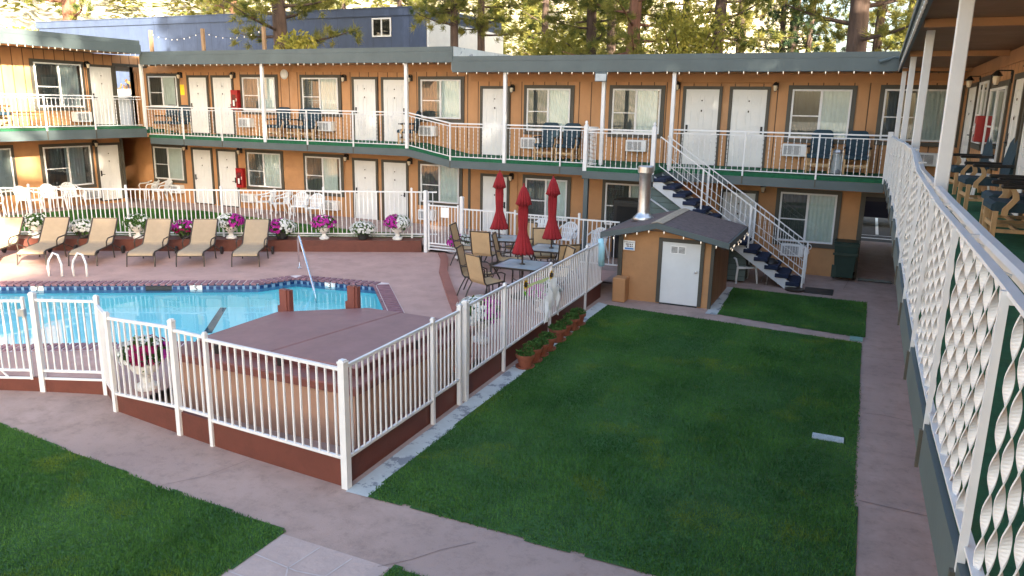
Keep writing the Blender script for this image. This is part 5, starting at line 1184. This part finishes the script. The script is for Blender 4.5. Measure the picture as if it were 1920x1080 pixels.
mb = MB(); mb.loft([[(-42.4, 29.4, 4.40), (-35.6, 29.4, 4.40), (-35.6, 29.4, 4.5), (-42.4, 29.4, 4.5)], [(-42.4, 33, 4.8), (-35.6, 33, 4.8), (-35.6, 33, 4.9), (-42.4, 33, 4.9)], [(-42.4, 36.4, 4.4), (-35.6, 36.4, 4.4), (-35.6, 36.4, 4.5), (-42.4, 36.4, 4.5)]]); mb.build('roof', 'whitewall', gh)
mb = MB(); mb.box(-35.99, -35.95, 30.4, 31.1, 3.4, 4.6); mb.build('window', 'screen', gh)

def make_car():
    t = thing('parked_car', 'dark blue parked car seen through the ground floor passage', 'car', (.9, 34, 0))
    mb = MB(); pr = [(-2.25, .35), (-2.28, .62), (-2.1, .85), (-1.1, .95), (-.35, 1.42), (.95, 1.45), (1.75, .98), (2.2, .92), (2.28, .6), (2.25, .33)]
    mb.loft([[(u, y, z) for u, z in pr] for y, in ((-.86,), (.86,))]); rings = [[(u*(1-.02*(abs(y) > .8)), y, z) for u, z in pr] for y in (-.88, -.8, .8, .88)]
    mb = MB(); mb.loft(rings); mb.build('body', 'carpaint', t, world=False)
    for y in (-.885, .885):
        mb = MB(); mb.add([(-.95, y, .95), (-.33, y, 1.36), (.9, y, 1.38), (1.5, y, 1.0)], [(0, 1, 2, 3)]); mb.build('side_window', 'void', t, world=False)
    for u in (-1.4, 1.4):
        for y in (-.8, .8):
            mb = MB(); mb.tube([(u, y-.1, .32), (u, y+.1, .32)], .32, 18); w_ = mb.build('wheel', 'dark', t, world=False)
            mb = MB(); mb.tube([(u, y-.105, .32), (u, y+.105, .32)], .19, 12); mb.build('rim', 'metal', w_, world=False)
    for y in (-.6, .6):
        mb = MB(); mb.box(-2.30, -2.2, y-.18, y+.18, .62, .76, .02); mb.build('headlight', 'paper', t, world=False)
    return t
make_car()
mb = MB()
for x in (-2.0, .6, 3.2): mb.box(x-.05, x+.05, 31.0, 36, -.028, -.022)
mb.box(-3, 6, 29.9, 30.1, -.028, -.022); mb.box(-3, 6, 30.7, 30.76, -.028, -.022); struct(mb.build('lot_lines_sun_strip', 'white'))  # white cross bars stand in for a sunlit strip on the pavement

# pines: trunk, limbs and crowns of needle tufts
def make_pine(seed, H=25, r0=.30, start=5.0, nl=64, spread=4.6, m='needle', bark='bark', tuft=.34, per=44, dens=.42, droop=.15):
    rs = np.random.RandomState(seed); t = thing('pine_tree', '-', 'tree')
    mb = MB(); zz = [0, .6, 3, 6, 10, 15, 20, H]; wob_ = [(rs.normal(0, .06)*min(1, z/4), rs.normal(0, .06)*min(1, z/4)) for z in zz]
    mb.tube([(a, b, z-.1) for (a, b), z in zip(wob_, zz)], [r0*1.25, r0*1.05, r0, r0*.93, r0*.78, r0*.55, r0*.32, .03], 12)
    tips = []
    for i in range(nl):
        f = (i+rs.uniform(0, 1))/nl; z = start+(H-start-.6)*f; a = i*2.4+rs.uniform(-.5, .5)
        L_ = spread*(1-f*.80)*rs.uniform(.6, 1.12)*(.62+.38*min(1, f/.12)); up = rs.uniform(-.15, .38)-droop
        p = np.array([0, 0, z]); d = np.array([math.cos(a), math.sin(a), up]); pts = [p]
        k = 6
        for j in range(1, k+1):
            d = d+np.array([rs.normal(0, .10), rs.normal(0, .10), .07]); pts.append(pts[-1]+d/np.linalg.norm(d)*L_/k)
        mb.tube([tuple(q) for q in pts], [max(.012, r0*.26*(1-f*.6)*(1-j/(k+.6))) for j in range(k+1)], 5, False)
        nt = max(3, int(L_/dens*2.2))
        for j in range(nt):
            q = .28+.75*(j+rs.uniform(0, 1))/nt; q = min(q, .999); s = int(q*k); u = q*k-s
            c = pts[s]*(1-u)+pts[min(s+1, k)]*u; off = rs.normal(0, 1, 3)*np.array([.34, .34, .24])*(.5+.6*q); tips.append((c+off, d*.4+off*.9+np.array([0, 0, .25])))
    mb.build('trunk', bark, t, True, world=False)
    C_ = np.array([c for c, _ in tips]); D_ = np.array([d for _, d in tips]); D_ /= np.linalg.norm(D_, axis=1)[:, None]
    n_ = len(C_)*per; C2 = np.repeat(C_, per, 0)+rs.normal(0, .05, (n_, 3)); S = np.repeat(rs.uniform(.7, 1.25, len(C_)), per)[:, None]
    A = scatter_dir(rs, n_)+np.repeat(D_, per, 0)*.75; A /= np.linalg.norm(A, axis=1)[:, None]; B = np.cross(A, scatter_dir(rs, n_)); B /= np.linalg.norm(B, axis=1)[:, None]
    ln = tuft*rs.uniform(.6, 1.1, (n_, 1))*S; w = .015
    V = np.stack([C2-B*w, C2+B*w, C2+A*ln], 1); tri_mesh('crown', V, m, t)
    return t
P1 = Placer(make_pine(101, 25, .30, 4.6)); P2 = Placer(make_pine(102, 23, .27, 5.2, 58, 4.2)); P3 = Placer(make_pine(103, 26, .34, 6.3, 66, 5.2, dens=.30, droop=.22)); P6 = Placer(make_pine(106, 24, .24, 8.6, 56, 3.6, dens=.30, droop=.1)); P4 = Placer(make_pine(104, 17, .17, 1.6, 74, 3.0, 'needledark', droop=.30, tuft=.26)); P5 = Placer(make_pine(105, 24, .32, 4.8, 58, 4.8, bark='barkred'))
TREES = [
 (P3, -27.6, 32.2, 1.15, 20, 'thick dark pine trunk rising just left of the blue building window, branches drooping in front'),
 (P5, -51.2, 54.0, 1.15, 80, 'reddish pine trunk above the pale left end of the blue building'),
 (P5, -61.5, 46.0, 1.75, 200, 'leaning thick red barked pine at the upper left above the left wing roof'),
 (P6, -17.5, 32.0, .9, 140, 'pine with bare lower trunk in front of the white wall, left one of two'), (P6, -16.75, 33.2, .86, 260, 'slimmer pine just right of its twin before the white wall'),
 (P1, -12.5, 36.5, .95, 30, 'pine with a dark straight trunk behind the middle of the roof'), (P5, -9.8, 34.0, 1.0, 110, 'pine with a sunlit right side of the trunk behind the roof'),
 (P2, -6.7, 36.5, 1.1, 60, 'pine with bright yellow green tufts left of the sky gap'), (P3, -.85, 31.0, 1.08, 300, 'big dark trunked pine with long bare drooping branches at the right'),
 (P2, -.2, 41.0, .9, 10, 'thin pine behind the big dark trunk at the right'), (P4, -4.9, 45.0, 1.0, 40, 'slender dark fir standing against the white sky gap'),
 (P4, -3.3, 43.0, .95, 170, 'dark fir right of the sky gap'), (P1, 3.4, 38.0, 1.0, 215, 'pine right of the big dark trunk, half behind the right wing roof'),
 (P1, -14.6, 46.0, 1.05, 330, 'pine behind the white side wall, to its right'), (P2, -18.0, 57.0, 1.1, 45, 'far pine to the right of the white wall'), (P1, -11.5, 52.0, 1.1, 75, 'pine in the second row between two dark trunks'),
 (P2, -31.5, 56.0, 1.0, 120, 'thin pine trunk above the top of the blue building'), (P1, -37.0, 58.0, 1.0, 180, 'pine behind the blue building, left of the thick trunk'),
 (P2, -44.0, 60.0, 1.05, 255, 'pine above the middle of the blue building roof'), (P1, -56.5, 58.0, 1.1, 290, 'pine with yellow crown near the upper left corner'),
 (P2, -7.8, 50.0, 1.1, 190, 'pine in the second row behind the sunlit trunk'), (P1, 1.5, 50.0, 1.1, 25, 'far pine behind the right end of the roof'), (P2, 6.5, 45.0, 1.1, 95, 'pine mostly hidden by the right wing roof'),
 (P1, -24.5, 60.0, 1.15, 10, 'far pine above the blue building window'), (P1, -5.6, 58.0, 1.2, 145, 'far pine seen in the sky gap'),
]
for pl, x, y, s, rz, l in TREES:
    pl((x, y, terrain(x, y)-.1), R(rz), l, 'pines behind the motel', (s, s, s))
def make_bush(seed, loc, rad, n_, m, label, name='bush', cat='bush', size=.16):
    t = thing(name, label, cat, loc)
    mb = MB(); rs = random.Random(seed)
    for k in range(9):
        a = k*.7+rs.random(); mb.tube([(0, 0, -.1), (rad[0]*.35*math.cos(a), rad[1]*.35*math.sin(a), rad[2]*.8), (rad[0]*.8*math.cos(a), rad[1]*.8*math.sin(a), rad[2]*1.4)], [.07, .04, .012], 5, False)
    mb.build('stem', 'bark', t, world=False)
    leafball('foliage', t, (0, 0, rad[2]), rad, n_, m, seed, size, .15); return t
make_bush(301, (-25.9, 31.4, 5.2), (1.25, 1.0, 1.3), 1300, 'leafyellow', 'bright yellow green young tree leaning out right of the thick pine trunk', 'young_tree', 'tree', .13)
make_bush(302, (-42.5, 38.4, .0), (5.0, 1.6, 3.3), 9000, 'leafbrown', 'dry brown leaved bush seen through the corner opening', 'bush', 'bush', .20)
make_bush(303, (-62.5, 42.0, 3.0), (4.0, 3.0, 3.4), 6500, 'leafyellow', 'bright green tree low above the left wing roof at the upper left', 'young_tree', 'tree', .26)
make_bush(304, (-7.2, 33.0, 4.2), (1.9, 1.6, 2.3), 3600, 'leafyellow', 'yellow green shrubby tree in front of the pine left of the sky gap', 'young_tree', 'tree', .10)
make_bush(305, (-14.2, 37.0, 2.5), (2.2, 2.0, 2.9), 4200, 'leafyellow', 'pale yellow green young tree right of the white side wall', 'young_tree', 'tree', .15)

# far wooded slope
rs = np.random.RandomState(77); Vs = []; TV = MB()
for i in range(330):
    x = rs.uniform(-165, -32); y = rs.uniform(66, 150)
    if x < -75: y = rs.uniform(50, 130)
    z = terrain(x, y); H = rs.uniform(11, 19); n_ = 420
    f = rs.uniform(0, 1, n_)**.8; a = rs.uniform(0, 6.28, n_); r = (1-f)*rs.uniform(.3, 1, n_)*H*.17+.1
    P = np.stack([x+r*np.cos(a), y+r*np.sin(a), z+1.2+f*(H-1.2)], 1); A = np.stack([np.cos(a), np.sin(a), rs.uniform(-.5, .2, n_)], 1); B = np.stack([-np.sin(a), np.cos(a), rs.uniform(-.3, .3, n_)], 1)
    s = rs.uniform(.35, .8, (n_, 1)); Vs.append(np.stack([P-B*s*.4, P+B*s*.4, P+A*s*1.5], 1))
o = tri_mesh('forest', np.concatenate(Vs), 'needle'); o['kind'] = 'stuff'; o['label'] = 'distant pine covered slope behind the motel'; o['category'] = 'forest'

# ------------------------------------------------------------------ unseen needle mass added beyond the right wing, shaped to shade the court
rs = np.random.RandomState(5); n_ = 42000
P = np.stack([rs.uniform(13.5, 23, n_), rs.uniform(-22, 15, n_), 36*rs.uniform(0, 1, n_)**.9], 1)
cc = P[:, 1]+.782*P[:, 0]+.5*np.sin(P[:, 2]*.8)+.3*np.sin(P[:, 2]*2.1+P[:, 0]); top = 23+10*np.clip((P[:, 1]+11)/5, 0, 1)+1.6*np.sin(P[:, 1]*.9)+1.2*np.sin(P[:, 1]*2.3+1)
P = P[(P[:, 2] < np.where(cc > np.where(P[:, 2] > 18.5, -2.35, -1.5), top, 14.0)) | ((P[:, 2] > 16.8) & (P[:, 2] < 20.2) & (P[:, 0] < 16.5))]; n_ = len(P)  # gaps cut in the mass let sun onto the left deck and wall
A = scatter_dir(rs, n_); B = np.cross(A, scatter_dir(rs, n_)); s_ = rs.uniform(.35, .8, (n_, 1))
o = tri_mesh('shade_mass', np.concatenate([np.stack([P-A*s_, P+B*s_*.5, P+A*s_], 1), np.stack([P-A*s_, P-B*s_*.5, P+A*s_], 1)]), 'needle'); o['kind'] = 'stuff'; o['label'] = 'unseen needle mass added to shade the court'; o['category'] = 'shade blocker'

# ------------------------------------------------------------------ light, sky, camera
AZ, EL = 128.0, 19.0
w = bpy.data.worlds.new('World'); sc.world = w; w.use_nodes = True
nt = w.node_tree; sky = nt.nodes.new('ShaderNodeTexSky'); sky.sky_type = 'NISHITA'; sky.sun_disc = False
sky.sun_elevation = R(EL); sky.sun_rotation = R(AZ); sky.air_density = 1.0; sky.dust_density = 2.8; sky.ozone_density = 0.6
bg = nt.nodes['Background']; nt.links.new(sky.outputs[0], bg.inputs[0]); bg.inputs[1].default_value = 0.09
sun = bpy.data.lights.new('sun', 'SUN'); sun.energy = 5.0; sun.angle = R(.55); sun.color = (1, .87, .68)
so = bpy.data.objects.new('sun', sun); COL.objects.link(so)
d = Vector((math.sin(R(AZ))*math.cos(R(EL)), math.cos(R(AZ))*math.cos(R(EL)), math.sin(R(EL))))
so.rotation_euler = d.to_track_quat('Z', 'Y').to_euler(); so.location = (20, -20, 30)

cam = bpy.data.cameras.new('camera'); co = bpy.data.objects.new('camera', cam); COL.objects.link(co); sc.camera = co
cam.sensor_width = 36; cam.lens = 1448.3/1920*36; cam.clip_start = .05; cam.clip_end = 2000
yaw, pitch, roll = -0.42454, 0.231446, 0.017456
f = Vector((math.sin(yaw)*math.cos(pitch), math.cos(yaw)*math.cos(pitch), -math.sin(pitch))); r = Vector((math.cos(yaw), -math.sin(yaw), 0)); u = r.cross(f)
r2 = r*math.cos(roll)+u*math.sin(roll); u2 = -r*math.sin(roll)+u*math.cos(roll)
m = Matrix((r2, u2, -f)).transposed().to_4x4(); m.translation = (0, 0, 4.33); co.matrix_world = m
sc.view_settings.view_transform = 'Standard'; sc.view_settings.look = 'None'; sc.view_settings.exposure = 3.08; sc.view_settings.gamma = 1
sc.cycles.max_bounces = 8; sc.cycles.transparent_max_bounces = 16; sc.cycles.use_denoising = True
